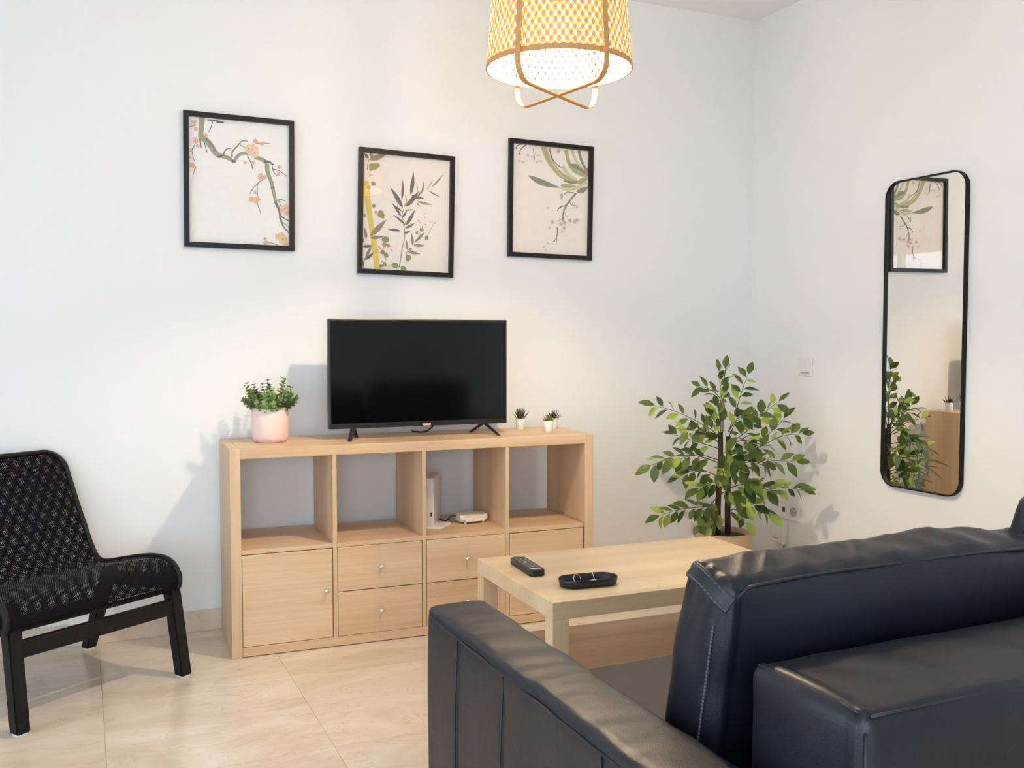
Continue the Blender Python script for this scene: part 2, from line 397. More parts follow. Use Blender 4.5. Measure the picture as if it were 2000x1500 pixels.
# ------------------------------------------------------------------ shelving unit (oak effect, 4 x 2 cells)
SA = -0.0379
WW, HH, DD, bo, bi, ce = 1.47, 0.77, 0.39, 0.038, 0.016, 0.335
SH0 = Vector((-2.6354, -0.0210, 0))
sh = tag(empty('shelving_unit', SH0, SA), 'light oak-effect shelving unit with four open cubes above doors and drawers', 'shelf')
e = 0.0008
obj('side_panel', B(0, bo, -DD, 0, 0, HH, 0.001, 1), oakZ, sh); obj('side_panel', B(WW-bo, WW, -DD, 0, 0, HH, 0.001, 1), oakZ, sh)
obj('top_panel', B(bo+e/4, WW-bo-e/4, -DD, 0, HH-bo, HH, 0.001, 1), oakX, sh); obj('bottom_panel', B(bo+e, WW-bo-e, -DD+0.001, 0, 0.003, bo, 0.001, 1), oakX, sh)
zc0, zc1 = bo+ce, bo+ce+bi
zc1 = HH-bo-ce; zc0 = zc1-bi
for k in range(1, 4):
    x = bo + k*ce + (k-1)*bi
    obj('divider', B(x, x+bi, -DD+0.001, -0.001, bo+e/4, HH-bo-e/4, 0.0006, 1), oakZ, sh)
cells = [(bo + k*(ce+bi), bo + k*(ce+bi) + ce) for k in range(4)]
for a, b2 in cells:
    obj('shelf_board', B(a+e/4, b2-e/4, -DD+0.0015, -0.001, zc0, zc1, 0.0006, 1), oakX, sh)
g = 0.002
def knob(parent, x, z):
    bm = bmesh.new()
    lathe(bm, [(0.0,0.0),(0.004,0.0),(0.004,0.007),(0.0078,0.010),(0.0082,0.015),(0.0068,0.0185),(0,0.0195)], 20)
    bmesh.ops.rotate(bm, verts=bm.verts, cent=(0,0,0), matrix=Matrix.Rotation(PI/2, 3, 'X'))
    bmesh.ops.translate(bm, verts=bm.verts, vec=(x, -DD-0.0005, z))
    obj('knob', bm, knobm, parent, True)
zl0, zl1 = bo, zc0
for k, (a, b2) in enumerate(cells):
    if k in (0, 3):
        d = obj('door', B(a+g, b2-g*1.6, -DD, -DD+0.016, zl0+g, zl1-g*1.5, 0.001, 1), oakX, sh)
        knob(d, (b2-0.027) if k == 0 else (a+0.027), (zl0+zl1)/2+0.012)
        obj('inner_box', B(a+0.004, b2-0.004, -DD+0.0165, -0.012, zl0+0.004, zl1-0.006), oakX, sh)
    else:
        zm = (zl0+zl1)/2
        for q0, q1 in ((zl0, zm), (zm, zl1)):
            d = obj('drawer', B(a+g, b2-g*1.4, -DD, -DD+0.016, q0+g*0.8, q1-g*0.9, 0.001, 1), oakX, sh)
            knob(d, (a+b2)/2, (q0+q1)/2)
        obj('inner_box', B(a+0.004, b2-0.004, -DD+0.0165, -0.012, zl0+0.004, zl1-0.006), oakX, sh)
def onshelf(x, y, z=HH):                # unit-local -> world
    return SH0 + Vector((math.cos(SA)*x - math.sin(SA)*y, math.sin(SA)*x + math.cos(SA)*y, z))

# ------------------------------------------------------------------ coffee table
TA, TWd, TLn, TH = -0.0219, 0.572, 0.905, 0.45
tb = tag(empty('coffee_table', (-1.9703, -1.6575, 0), TA), 'pale oak-effect coffee table with square legs and lower shelf in front of sofa', 'table')
obj('tabletop', B(0, TLn, 0, TWd, TH-0.05, TH, 0.0012, 1), tabX, tb)
for lx in (0, TLn-0.05):
    for ly in (0, TWd-0.05): obj('leg', B(lx+0.0002, lx+0.0502, ly+0.0002, ly+0.0498, 0, TH-0.0503, 0.001, 1), tabZ, tb)
obj('lower_shelf', B(0.012, TLn-0.012, 0.012, TWd-0.012, 0.172, 0.188, 0.0006, 1), oakX, tb)

# ------------------------------------------------------------------ sofa
AX0, AX1, AY0, AY1, AZ = -2.466, -2.336, -3.118, -2.046, 0.602
so = tag(empty('sofa', (AX0, AY1, 0)), 'black leather sofa with slim arms seen from behind, in front of coffee table', 'sofa')
O = Vector((AX0, AY1, 0))
def rel(bm): bmesh.ops.translate(bm, verts=bm.verts, vec=-O); return bm
hx, hy, hz = (AX1-AX0)/2, (AY1-AY0)/2, (AZ-0.07)/2
cA = Vector(((AX0+AX1)/2, (AY0+AY1)/2, (AZ+0.07)/2))
seamy = [-2.228, -2.452, -2.800]
def arm_disp(q, n):
    w = q + cA
    if n.z > 0.3:
        k = min(1, max(0, (AY1-0.03 - w.y)/0.1))
        rid = noise.noise(Vector((w.x*4 + w.y*5, w.y*26, 3.1)))
        q = q + n*(0.0030*k*rid*(1-abs(q.x/hx)**4) + 0.002*(1-(q.x/hx)**2))
    if abs(n.x) > 0.5:
        for s in seamy:
            d = (w.y - s)/0.006; q = q - n*0.004*math.exp(-d*d)*min(1, max(0, (AZ-0.045-w.z)/0.03))
        q = q + n*(0.006*(1-(q.z/hz)**2) + 0.005*noise.noise(Vector((w.y*7, w.z*2.5 + w.y*3, 7.7))))
        d = (w.z - (AZ-0.02))/0.004; q = q - n*0.0025*math.exp(-d*d)
    return q
def arm(off=0.0):
    bm = puffy(hx, hy, hz, 0.016, (10, 150, 40), arm_disp); bmesh.ops.translate(bm, verts=bm.verts, vec=cA + Vector((off,0,0))); return rel(bm)
obj('armrest', arm(), leath, so, True)
SX1 = -0.86
obj('armrest', arm(SX1 - AX0), leath, so, True)
bm = bmesh.new(); tube(bm, [(AX0-0.001, AY1-0.015-k*0.02, AZ-0.0205+0.0006*math.sin(k)) for k in range(52)], 0.0022, 6)
obj('piping', rel(bm), seamm, so, True)
for s in seamy:
    bm = bmesh.new(); tube(bm, [(AX0-0.004-0.0055*(1-((z-0.34)/0.27)**2) + 0.004*0.6, s + 0.002*math.sin(z*20), z) for z in [0.09+0.49*k/14 for k in range(15)]], 0.0016, 6)
    obj('seam', rel(bm), seamm, so, True)
# back frame
BX0, BX1, BY0, BY1, BZ = -2.290, SX1+0.035, -3.117, -2.900, 0.721
hbx, hby, hbz = (BX1-BX0)/2, (BY1-BY0)/2, (BZ-0.07)/2; cB = Vector(((BX0+BX1)/2, (BY0+BY1)/2, (BZ+0.07)/2))
def back_disp(q, n):
    w = q + cB
    if n.z > 0.3: q = q + n*(0.010*(1-(q.y/hby)**2)*(1-(q.x/hbx)**6) + 0.004*noise.noise(Vector((w.x*14+w.y*8, w.y*3, 1.3)))*(1-abs(q.y/hby)**4))
    if n.x < -0.3: q = q + n*(0.014*(1-(q.y/hby)**2) + 0.005*noise.noise(Vector((3.0, w.y*9+w.z*5, w.z*7))))
    if n.y < -0.3: q = q + n*(0.008 + 0.004*noise.noise(Vector((w.x*5, 2.2, w.z*6))))
    return q
bm = puffy(hbx, hby, hbz, 0.022, (90, 24, 30), back_disp); bmesh.ops.translate(bm, verts=bm.verts, vec=cB)
obj('back_frame', rel(bm), leath, so, True)
for pts in ([(BX0+0.004, BY0+0.012+ (BY1-BY0-0.03)*k/10, BZ+0.001+0.004*math.sin(PI*k/10)) for k in range(11)],
            [(BX0+0.012+(BX1-BX0-0.02)*k/40, BY0+0.0005, BZ-0.001) for k in range(41)],
            [(BX0+0.003, BY0-0.0015, BZ-0.02-0.5*k/10) for k in range(11)]):
    bm = bmesh.new(); tube(bm, pts, 0.0022, 6); obj('piping', rel(bm), seamm, so, True)
# seat
def seat_disp(q, n):
    if n.z > 0.3: q = q + n*0.006*noise.noise(Vector((q.x*3, q.y*3, 0)))
    return q
SZ = 0.412
sx0, sx1 = AX1+0.002, SX1-0.002
for a, b2 in ((sx0, (sx0+sx1)/2-0.001), ((sx0+sx1)/2+0.001, sx1)):
    bm = puffy((b2-a)/2, (BY1-0.004-(-2.9-0.001)+0.846)/2, 0.075, 0.016, (16,16,6), seat_disp)
    bmesh.ops.translate(bm, verts=bm.verts, vec=((a+b2)/2, -2.4755, SZ-0.075)); obj('seat_cushion', rel(bm), seatf, so, True)
obj('base', rel(B(sx0, sx1, -2.89, -2.07, 0.09, SZ-0.152, 0.006, 2)), leath, so)
for x in (AX0+0.05, SX1+0.08):
    for y in (AY0+0.06, AY1-0.06): obj('leg', rel(B(x-0.025, x+0.025, y-0.025, y+0.025, 0, 0.085, 0.003, 1)), blackm, so)
# loose back cushions
def back_cushion(x0, x1, ztop, y_top, label, lean=0.19, seed=0.0, strap=True):
    z0 = SZ+0.016; h = (ztop-z0)/math.cos(lean); hx, hy, hz = (x1-x0)/2, 0.052, h/2
    root = tag(empty('back_cushion', ((x0+x1)/2, y_top + math.sin(lean)*h, z0 + 0.0)), label, 'cushion', 'loose back cushions on the sofa')
    root.rotation_euler = (lean, 0, 0)
    def disp(q, n):
        fx, fz = q.x/hx, q.z/hz
        edge = (1-fx**4)*(1-fz**4)
        if abs(n.y) > 0.4: q = q + Vector((0, (1 if n.y > 0 else -1)*0.030*edge, 0))
        if n.z > 0.3:
            wr = noise.noise(Vector((q.x*13 + q.y*9 + seed, q.y*4, 2.2+seed)))
            rd = 1-abs(noise.noise(Vector((q.x*17 - q.y*14 + seed, q.y*3, 8.2+seed))))*2.2      # sharp transverse creases
            q = q + Vector((0,0, 0.012*(1-fx**4) + 0.007*wr + 0.0045*max(0,rd)*(1-abs(q.y/hy)**3) + 0.006*noise.noise(Vector((q.x*5+seed, 0, 0)))))
        if n.x < -0.3 or n.x > 0.3:
            q = q + n*(0.012*(1-fz**2) + 0.006*noise.noise(Vector((seed, q.y*18, q.z*10))) + 0.006*(1-abs(noise.noise(Vector((seed+3, q.y*32+q.z*9, q.z*5))))*2)*max(0, fz))
        q = q + n*0.004*noise.noise(Vector((q.x*6+seed, q.y*6, q.z*6)))
        # pinched lower corners
        return q
    bm = puffy(hx, hy, hz, 0.022, (120, 30, 60), disp); bmesh.ops.translate(bm, verts=bm.verts, vec=(0,0,hz)); bm2 = bm
    obj('cover', bm2, leath, root, True)
    # piping round the rear face
    zt = 2*hz
    loop = [(-hx+0.004, -hy+0.001, 0.02+ (zt-0.05)*k/16) for k in range(17)] + [(-hx+0.02, -hy, zt-0.012)] + [(-hx+0.02+(2*hx-0.04)*k/40, -hy+0.001, zt-0.003+0.009*(1-(2*k/40-1)**4)) for k in range(1,40)] + [(hx-0.02,-hy,zt-0.012)] + [(hx-0.004,-hy+0.001,zt-0.03-(zt-0.05)*k/16) for k in range(17)]
    bm = bmesh.new(); tube(bm, loop, 0.0028, 6); obj('piping', bm, seamm, root, True)
    bm = bmesh.new()
    for k in range(52):
        z = 0.03 + k*(zt-0.09)/52; box(bm, -hx-0.0115, -hx-0.0095, -hy+0.010, -hy+0.0125, z, z+0.0042)
    obj('stitching', bm, threadm, root)
    if strap:   # folded carrying strap across the end of the cushion
        pts = []; nr = []
        for k in range(15):
            t = k/14; y = 0.046 - 0.100*t; z = zt - 0.010 + 0.010*math.sin(PI*t) - 0.016*t*t
            pts.append((-hx+0.006-0.016*math.sin(PI*t)**0.6, y, z)); nr.append((-0.85, -0.1, 0.5))
        bm = bmesh.new(); ribbon(bm, pts, nr, 0.027, 0.006); bmesh.ops.bevel(bm, geom=list(bm.edges), offset=0.0012, segments=1, affect='EDGES')
        st = obj('strap', bm, leath, root, True, 40)
        bm = bmesh.new()
        for sgn in (-1, 1):
            for k in range(13):
                p = Vector(pts[k+1]) + Vector((-0.85,-0.1,0.5)).normalized()*0.0030 + Vector((0.5,0,0.85))*0.0095*sgn
                box(bm, p.x-0.0009, p.x+0.0009, p.y-0.0028, p.y+0.0028, p.z-0.0009, p.z+0.0009)
        obj('stitching', bm, threadm, st)
    return root
back_cushion(-2.288, -1.585, 0.822, -2.802, 'black leather back cushion with corner strap at near end of sofa', seed=0.0)
back_cushion(-1.545, -0.880, 0.868, -2.790, 'taller black leather back cushion cut off by right edge of photo', seed=5.0, strap=False)

# ------------------------------------------------------------------ easy chair
CA = math.radians(33.1)
ch = tag(empty('easy_chair', (-3.062, -0.693, 0), CA), 'black easy chair with mesh sling seat on angled wooden legs', 'chair')
# local: x along the front, y towards the back
for s in (-1, 1):
    bm = bmesh.new(); xi, xo = s*0.270, s*0.313; a, b2 = min(xi,xo), max(xi,xo)
    hexa(bm, [(a,0,0.006),(b2,0,0.006),(b2,0.042,0.006),(a,0.042,0.006),(a-s*.008,0.056,0.375),(b2-s*.008,0.056,0.375),(b2-s*.008,0.104,0.375),(a-s*.008,0.104,0.375)])
    bmesh.ops.bevel(bm, geom=list(bm.edges), offset=0.004, segments=2, affect='EDGES')
    lg = obj('leg', bm, blackm, ch)
    obj('foot_pad', B(a+0.006, b2-0.006, 0.006, 0.036, 0, 0.0065), whitep, lg)
    bm = bmesh.new()
    hexa(bm, [(a,0.545,0.006),(b2,0.545,0.006),(b2,0.585,0.006),(a,0.585,0.006),(a,0.40,0.33),(b2,0.40,0.33),(b2,0.445,0.33),(a,0.445,0.33)])
    bmesh.ops.bevel(bm, geom=list(bm.edges), offset=0.004, segments=2, affect='EDGES')
    lg = obj('leg', bm, blackm, ch)
    obj('foot_pad', B(a+0.006, b2-0.006, 0.550, 0.580, 0, 0.0065), whitep, lg)
    bm = bmesh.new()
    hexa(bm, [(a+0.002,0.080,0.305),(b2-0.002,0.080,0.305),(b2-0.002,0.43,0.270),(a+0.002,0.43,0.270),(a+0.002,0.080,0.352),(b2-0.002,0.080,0.352),(b2-0.002,0.43,0.315),(a+0.002,0.43,0.315)])
    bmesh.ops.bevel(bm, geom=list(bm.edges), offset=0.004, segments=2, affect='EDGES')
    obj('side_rail', bm, blackm, ch)
obj('stretcher', B(-0.272, 0.272, 0.040, 0.064, 0.218, 0.270, 0.003, 2), blackm, ch)
obj('stretcher', B(-0.270, 0.270, 0.462, 0.486, 0.165, 0.215, 0.003, 2), blackm, ch)
prof = [(.075,.298,.29),(.045,.304,.29),(.030,.33,.29),(.036,.362,.29),(.062,.39,.29),(.104,.404,.29),(.173,.404,.29),(.25,.392,.288),(.32,.377,.285),(.39,.362,.275),(.43,.358,.268),(.455,.37,.262),(.475,.40,.258),(.495,.44,.255),(.52,.496,.252),(.552,.56,.25),(.58,.615,.25),(.607,.668,.25),(.628,.712,.25),(.642,.742,.25),(.646,.752,.25)]
def catmull(P, n):
    out = []
    for i in range(len(P)-1):
        p0, p1, p2, p3 = P[max(i-1,0)], P[i], P[i+1], P[min(i+2,len(P)-1)]
        for k in range(n):
            t = k/n
            out.append(tuple(0.5*((2*p1[j]) + (-p0[j]+p2[j])*t + (2*p0[j]-5*p1[j]+4*p2[j]-p3[j])*t*t + (-p0[j]+3*p1[j]-3*p2[j]+p3[j])*t**3) for j in range(len(p1))))
    out.append(tuple(P[-1])); return out
PF = catmull(prof, 4)
acc = [0.0]
for a, b2 in zip(PF, PF[1:]): acc.append(acc[-1] + math.hypot(b2[0]-a[0], b2[1]-a[1]))
LT = acc[-1]
def halfw(s):
    i = min(range(len(acc)), key=lambda q: abs(acc[q]-s)); w = PF[i][2] + 0.014*max(0.0, min(1.0, (LT*0.5-s)/0.12)); r = 0.075
    if s > LT-r: w -= r - math.sqrt(max(0, r*r - (s-(LT-r))**2))
    if s < 0.04: w -= 0.04 - math.sqrt(max(0, 0.04**2 - (0.04-s)**2))
    return w
# outer frame tube follows the sling outline
def xoff(s): return -0.014*max(0.0, min(1.0, (LT*0.5-s)/0.12))
edge = [Vector((halfw(s)+xoff(s), p[0], p[1])) for s, p in zip(acc, PF)]
loop = edge + [Vector((-halfw(s)+xoff(s), p[0], p[1])) for s, p in reversed(list(zip(acc, PF)))]
# fill the straight top and bottom runs
bm = bmesh.new(); tube(bm, loop, 0.0095, 8, closed=True); obj('seat_frame', bm, blackm, ch, True)
def sling(mat_, dep, name, sagk):
    bm = bmesh.new(); uv = bm.loops.layers.uv.new('UVMap'); NX = 24; rows = []
    for i, (s, p) in enumerate(zip(acc, PF)):
        a = PF[max(i-1,0)]; b2 = PF[min(i+1,len(PF)-1)]; t = Vector((b2[0]-a[0], b2[1]-a[1])).normalized(); n = Vector((-t.y, t.x))
        row = []
        for k in range(NX+1):
            u = -1 + 2*k/NX; sag = sagk*(1-u*u)
            row.append((bm.verts.new((u*halfw(s)+xoff(s), p[0] - n.x*(sag+dep), p[1] - n.y*(sag+dep))), u*halfw(s), s))
        rows.append(row)
    for r0, r1 in zip(rows, rows[1:]):
        for k in range(NX):
            q = (r0[k], r0[k+1], r1[k+1], r1[k]); f = bm.faces.new([v[0] for v in q])
            for lp, v in zip(f.loops, q): lp[uv].uv = (v[1], v[2])
    return obj(name, bm, mat_, ch, True)
def mesh_mat(name, freq, rad):
    m = bpy.data.materials.new(name); m.use_nodes = True; nt = m.node_tree; b = nt.nodes['Principled BSDF']
    b.inputs['Base Color'].default_value = (0.006,0.0055,0.008,1); b.inputs['Roughness'].default_value = 0.9; b.inputs['Specular IOR Level'].default_value = 0.15
    uvn = nt.nodes.new('ShaderNodeUVMap'); uvn.uv_map = 'UVMap'; mp = nt.nodes.new('ShaderNodeMapping'); mp.inputs['Scale'].default_value = (freq, freq*0.62, 1); mp.inputs['Rotation'].default_value = (0, 0, PI/4)
    nt.links.new(uvn.outputs[0], mp.inputs['Vector'])
    vo = nt.nodes.new('ShaderNodeTexVoronoi'); vo.voronoi_dimensions = '2D'; vo.inputs['Randomness'].default_value = 0.0; vo.inputs['Scale'].default_value = 1.0
    nt.links.new(mp.outputs[0], vo.inputs['Vector'])
    lt = nt.nodes.new('ShaderNodeMath'); lt.operation = 'GREATER_THAN'; lt.inputs[1].default_value = rad
    nt.links.new(vo.outputs['Distance'], lt.inputs[0]); nt.links.new(lt.outputs[0], b.inputs['Alpha'])
    return m
sling(mesh_mat('black_mesh_fabric', 250, 0.25), 0.0, 'sling', 0.004)
sling(mesh_mat('black_mesh_backing', 216, 0.27), 0.012, 'sling_lining', 0.005)

# ------------------------------------------------------------------ television
TVC = onshelf(0.772, -0.205); TVA = SA + 0.006
tv = tag(empty('television', TVC, TVA), 'black flat-screen television with splayed feet standing on shelving unit', 'television')
tw, tz0, tz1 = 0.754, 0.043, 0.477
bm = B(-tw/2, tw/2, -0.014, 0.016, tz0, tz1, 0.003, 2); obj('bezel', bm, blackp, tv)
obj('rear_housing', B(-tw/2+0.06, tw/2-0.06, 0.016, 0.060, tz0+0.02, tz1-0.13, 0.012, 2), blackp, tv)
obj('screen', B(-tw/2+0.009, tw/2-0.009, -0.0150, -0.0135, tz0+0.021, tz1-0.009), screenm, tv)
obj('bezel_strip', B(-tw/2+0.002, tw/2-0.002, -0.0165, -0.0138, tz0+0.001, tz0+0.018, 0.001, 1), blackp, tv)
lg = obj('logo_plate', B(0.005, 0.040, -0.0180, -0.0164, tz0+0.004, tz0+0.0105), mat('pale_pink_logo', (0.85,0.62,0.58,1), 0.4), tv)
obj('logo_underline', B(0.010, 0.034, -0.0178, -0.0164, tz0+0.0005, tz0+0.0035), mat('red_logo', (0.75,0.10,0.06,1), 0.4), lg)
for s in (-1, 1):
    ft = []
    for dx, dy in ((s*0.312, -0.086), (s*0.246, 0.082)):
        x_top = s*0.278; y_top = 0.0
        bm = bmesh.new(); hw_, hd = 0.007, 0.009
        hexa(bm, [(dx-hw_,dy-hd,0),(dx+hw_,dy-hd,0),(dx+hw_,dy+hd,0),(dx-hw_,dy+hd,0),(x_top-hw_-0.002,y_top-hd-0.003,tz0+0.004),(x_top+hw_+0.002,y_top-hd-0.003,tz0+0.004),(x_top+hw_+0.002,y_top+hd,tz0+0.004),(x_top-hw_-0.002,y_top+hd,tz0+0.004)])
        bmesh.ops.bevel(bm, geom=list(bm.edges), offset=0.0018, segments=1, affect='EDGES'); obj('foot', bm, blackp, tv)
bm = bmesh.new(); tube(bm, [(0.075,0.03,tz0+0.01),(0.070,0.06,0.03),(0.055,0.085,0.012),(0.04,0.12,0.0048),(0.02,0.16,0.0048),(0.02,0.195,0.0048)], 0.0035, 8); obj('power_cable', bm, blackp, tv, True)
bm = bmesh.new(); tube(bm, [(-0.105,0.05,tz0+0.10),(-0.105,0.08,0.05),(-0.104,0.14,0.004),(-0.10,0.20,0.003)], 0.0016, 6); obj('aerial_cable', bm, whitep, tv, True)

# ------------------------------------------------------------------ modem and router
md = tag(empty('modem', onshelf(0.810, -0.262, zc1), SA-0.45), 'tall white upright modem standing beside the cube divider', 'modem')
obj('body', B(-0.036, 0.0, 0.0, 0.185, 0.008, 0.205, 0.004, 2), modemw, md)
bm = bmesh.new(); hexa(bm, [(-0.036,-0.004,0),(0.030,-0.008,0),(0.060,0.10,0),(-0.036,0.145,0),(-0.034,-0.001,0.009),(0.026,-0.004,0.009),(0.055,0.096,0.009),(-0.034,0.142,0.009)])
obj('base_plate', bm, modemw, md)
obj('usb_port', B(-0.013, -0.007, -0.0008, 0.0005, 0.050, 0.066), blackp, md)
for k, dz in enumerate((0.166, 0.176)):
    obj('indicator', B(-0.0005, 0.0008, 0.05+0.024*k, 0.060+0.024*k, dz, dz+0.008), whitep, md)
ro = tag(empty('router', onshelf(1.000, -0.185, zc1), SA+0.05), 'small flat cream router with rounded edges lying in the third cube', 'router')
bm = bmesh.new(); prism(bm, rrect(0.062, 0.045, 0.018, 6), 0.010, 0.036); bmesh.ops.bevel(bm, geom=[e_ for e_ in bm.edges if abs(e_.verts[0].co.z-e_.verts[1].co.z) < 1e-6], offset=0.009, segments=3, affect='EDGES')
obj('body', bm, creamp, ro, True, 50)
for x in (-0.04, 0.04):
    for y in (-0.032, 0.032):
        bm = bmesh.new(); lathe(bm, [(0,0),(0.005,0),(0.006,0.012),(0,0.012)], 12, (x,y,0)); obj('foot', bm, creamp, ro, True, 40)
bm = bmesh.new(); tube(bm, [(-0.058,0.02,0.026),(-0.075,0.022,0.030),(-0.088,0.025,0.024),(-0.095,0.03,0.010),(-0.10,0.05,0.003),(-0.105,0.10,0.003)], 0.0028, 8); obj('power_cable', bm, blackp, ro, True)

# ------------------------------------------------------------------ small plants on the shelving unit
pp = tag(empty('potted_plant', onshelf(0.175, -0.185)), 'bushy small-leaved green plant in a pale pink ceramic pot', 'plant')
bm = bmesh.new(); lathe(bm, [(0,0),(0.050,0),(0.058,0.003),(0.066,0.016),(0.0695,0.035),(0.071,0.08),(0.0715,0.134),(0.0695,0.1365),(0.0665,0.134),(0.065,0.115),(0,0.113)], 48); obj('pot', bm, pinkm, pp, True, 60)
bm = bmesh.new(); lathe(bm, [(0.0655,0.1145),(0.03,0.119),(0,0.121)], 24); obj('soil', bm, soilm, pp, True)
def leafshape(bm, base, d, nrm, L, Wd, curl=0.15, n=5):
    d = d.normalized(); side = d.cross(nrm).normalized(); nn = side.cross(d).normalized()
    prof_ = [(0,0.06),(0.18,0.62),(0.42,1.0),(0.68,0.80),(0.88,0.36),(1.0,0.0)]
    prev = None
    for t, w in prof_:
        c = base + d*L*t - nn*curl*L*t*t
        if w == 0: cur = [bm.verts.new(c)]
        else: cur = [bm.verts.new(c - side*Wd/2*w + nn*Wd*0.10*w), bm.verts.new(c), bm.verts.new(c + side*Wd/2*w + nn*Wd*0.10*w)]
        if prev:
            if len(cur) == 1: bm.faces.new((prev[0],prev[1],cur[0])); bm.faces.new((prev[1],prev[2],cur[0]))
            else:
                bm.faces.new((prev[0],prev[1],cur[1],cur[0])); bm.faces.new((prev[1],prev[2],cur[2],cur[1]))
        prev = cur
rnd = random.Random(21)
for k in range(40):
    if k < 18: az, el, L = 2*PI*k/18 + rnd.uniform(-.2,.2), rnd.uniform(0.30,0.6), rnd.uniform(0.055,0.078)
    elif k < 32: az, el, L = 2*PI*k/14 + rnd.uniform(-.3,.3), rnd.uniform(0.65,1.1), rnd.uniform(0.07,0.105)
    else: az, el, L = 2*PI*k/8, rnd.uniform(1.1,1.5), rnd.uniform(0.075,0.125)
    base = Vector((0.040*math.cos(az), 0.040*math.sin(az), 0.124)); d = Vector((math.cos(az)*math.cos(el), math.sin(az)*math.cos(el), math.sin(el)))
    bm = bmesh.new(); pts = [base + d*L*t + Vector((0,0,0.012*t*t)) for t in (0,0.33,0.66,1)]
    tube(bm, pts, [0.0016,0.0014,0.0012,0.0008], 5)
    nl = 8
    for i in range(nl):
        t = 0.22 + 0.78*i/(nl-1); p = base + d*L*t + Vector((0,0,0.012*t*t)); u = d.orthogonal().normalized(); v = d.cross(u)
        for q in (0, 1, 2):
            a = q*2*PI/3 + i*1.1 + k; out = (u*math.cos(a) + v*math.sin(a) + d*0.55).normalized()
            sz = (0.023 - 0.010*t)*rnd.uniform(0.85,1.2); leafshape(bm, p, out, d, sz, sz*0.82, 0.1)
    obj('sprig', bm, eucm, pp, True)
def succulent(loc, label, m, leaves, name='potted_succulent', scale=1.0):
    r = tag(empty(name, loc), label, 'plant', 'mini potted succulents on the shelving unit')
    bm = bmesh.new(); lathe(bm, [(0,0),(0.0165,0),(0.0178,0.002),(0.0215,0.047),(0.0205,0.048),(0.0195,0.045),(0.019,0.041),(0,0.041)], 32); obj('pot', bm, whitec, r, True, 50)
    bm = bmesh.new(); lathe(bm, [(0.0192,0.0412),(0,0.0435)], 20); obj('soil', bm, soilm, r, True)
    for az, el, L, w, rad in leaves:
        d = Vector((math.cos(az)*math.cos(el), math.sin(az)*math.cos(el), math.sin(el)))
        nrm = Vector((-math.cos(az)*math.sin(el), -math.sin(az)*math.sin(el), math.cos(el)))
        b0 = Vector((math.cos(az)*rad, math.sin(az)*rad, 0.042)); side = d.cross(nrm)
        bm = bmesh.new(); prev = None
        for t, q in ((0,0.7),(0.3,1.0),(0.6,0.75),(0.85,0.35),(1,0.0)):
            c = b0 + d*L*t + nrm*L*0.10*t*t
            if q == 0: cur = [bm.verts.new(c)]
            else: cur = [bm.verts.new(c + side*w/2*q), bm.verts.new(c + nrm*w*0.12*q), bm.verts.new(c - side*w/2*q), bm.verts.new(c - nrm*w*0.28*q)]
            if prev:
                if len(cur) == 1:
                    for j in range(4): bm.faces.new((prev[j], prev[(j+1)%4], cur[0]))
                else:
                    for j in range(4): bm.faces.new((prev[j], prev[(j+1)%4], cur[(j+1)%4], cur[j]))
            else: bm.faces.new(cur)
            prev = cur
        obj('leaf', bm, m, r, True, 60)
    return r
rnd = random.Random(4)
succulent((-1.372,-0.150,HH), 'mini succulent with long dark spiky leaves in white pot beside television', aloem,
    [(2*PI*k/9+rnd.uniform(-.2,.2), rnd.uniform(0.75,1.05), rnd.uniform(0.044,0.056), 0.0085, 0.008) for k in range(9)] + [(2*PI*k/6+.3, 1.25, 0.056, 0.0085, 0.004) for k in range(6)])
succulent((-1.306,-0.293,HH), 'mini succulent with dense yellow-olive rosette in white pot nearest the shelf edge', olivem,
    [(2*PI*k/14, 0.55+rnd.uniform(-.15,.15), 0.024, 0.0075, 0.010) for k in range(14)] + [(2*PI*k/10+.2, 0.95, 0.029, 0.0075, 0.006) for k in range(10)] + [(2*PI*k/6+.5, 1.3, 0.031, 0.0075, 0.003) for k in range(6)])
succulent((-1.225,-0.180,HH), 'mini succulent with dark grey-green pointed leaves in white pot behind the olive one', greym,
    [(2*PI*k/10+.1, 0.55+rnd.uniform(-.15,.15), 0.038, 0.011, 0.008) for k in range(10)] + [(2*PI*k/7+.4, 1.0, 0.044, 0.011, 0.005) for k in range(7)] + [(2*PI*k/4, 1.35, 0.042, 0.010, 0.002) for k in range(4)])

# ------------------------------------------------------------------ ficus in basket
fc = tag(empty('potted_ficus', (-0.503,-0.450,0)), 'leafy artificial ficus tree in a round woven basket in the corner', 'plant')
bm = bmesh.new(); rows = 46; NA = 88; R0, R1, ZB = 0.108, 0.125, 0.296; prev = None
for i in range(rows+1):
    z = ZB*i/rows; r = R0 + (R1-R0)*i/rows + 0.004*math.sin(PI*i/rows)
    ring = [bm.verts.new(((r + (0.0026 if (i % 2) else 0)*(1 if ((k//2 + i//2) % 2) else -0.4))*math.cos(2*PI*k/NA), (r + (0.0026 if (i % 2) else 0)*(1 if ((k//2 + i//2) % 2) else -0.4))*math.sin(2*PI*k/NA), z)) for k in range(NA)]
    if prev:
        for k in range(NA): bm.faces.new((prev[k], prev[(k+1)%NA], ring[(k+1)%NA], ring[k]))
    else: bm.faces.new(ring[::-1])
    prev = ring
lip = [(R1+0.003, ZB+0.003),(R1-0.004, ZB+0.005),(R1-0.010, ZB+0.001),(R1-0.011, ZB-0.03),(0.10,0.02)]
for r, z in lip:
    ring = [bm.verts.new((r*math.cos(2*PI*k/NA), r*math.sin(2*PI*k/NA), z)) for k in range(NA)]
    for k in range(NA): bm.faces.new((prev[k], prev[(k+1)%NA], ring[(k+1)%NA], ring[k]))
    prev = ring
obj('basket', bm, basketm, fc, True)
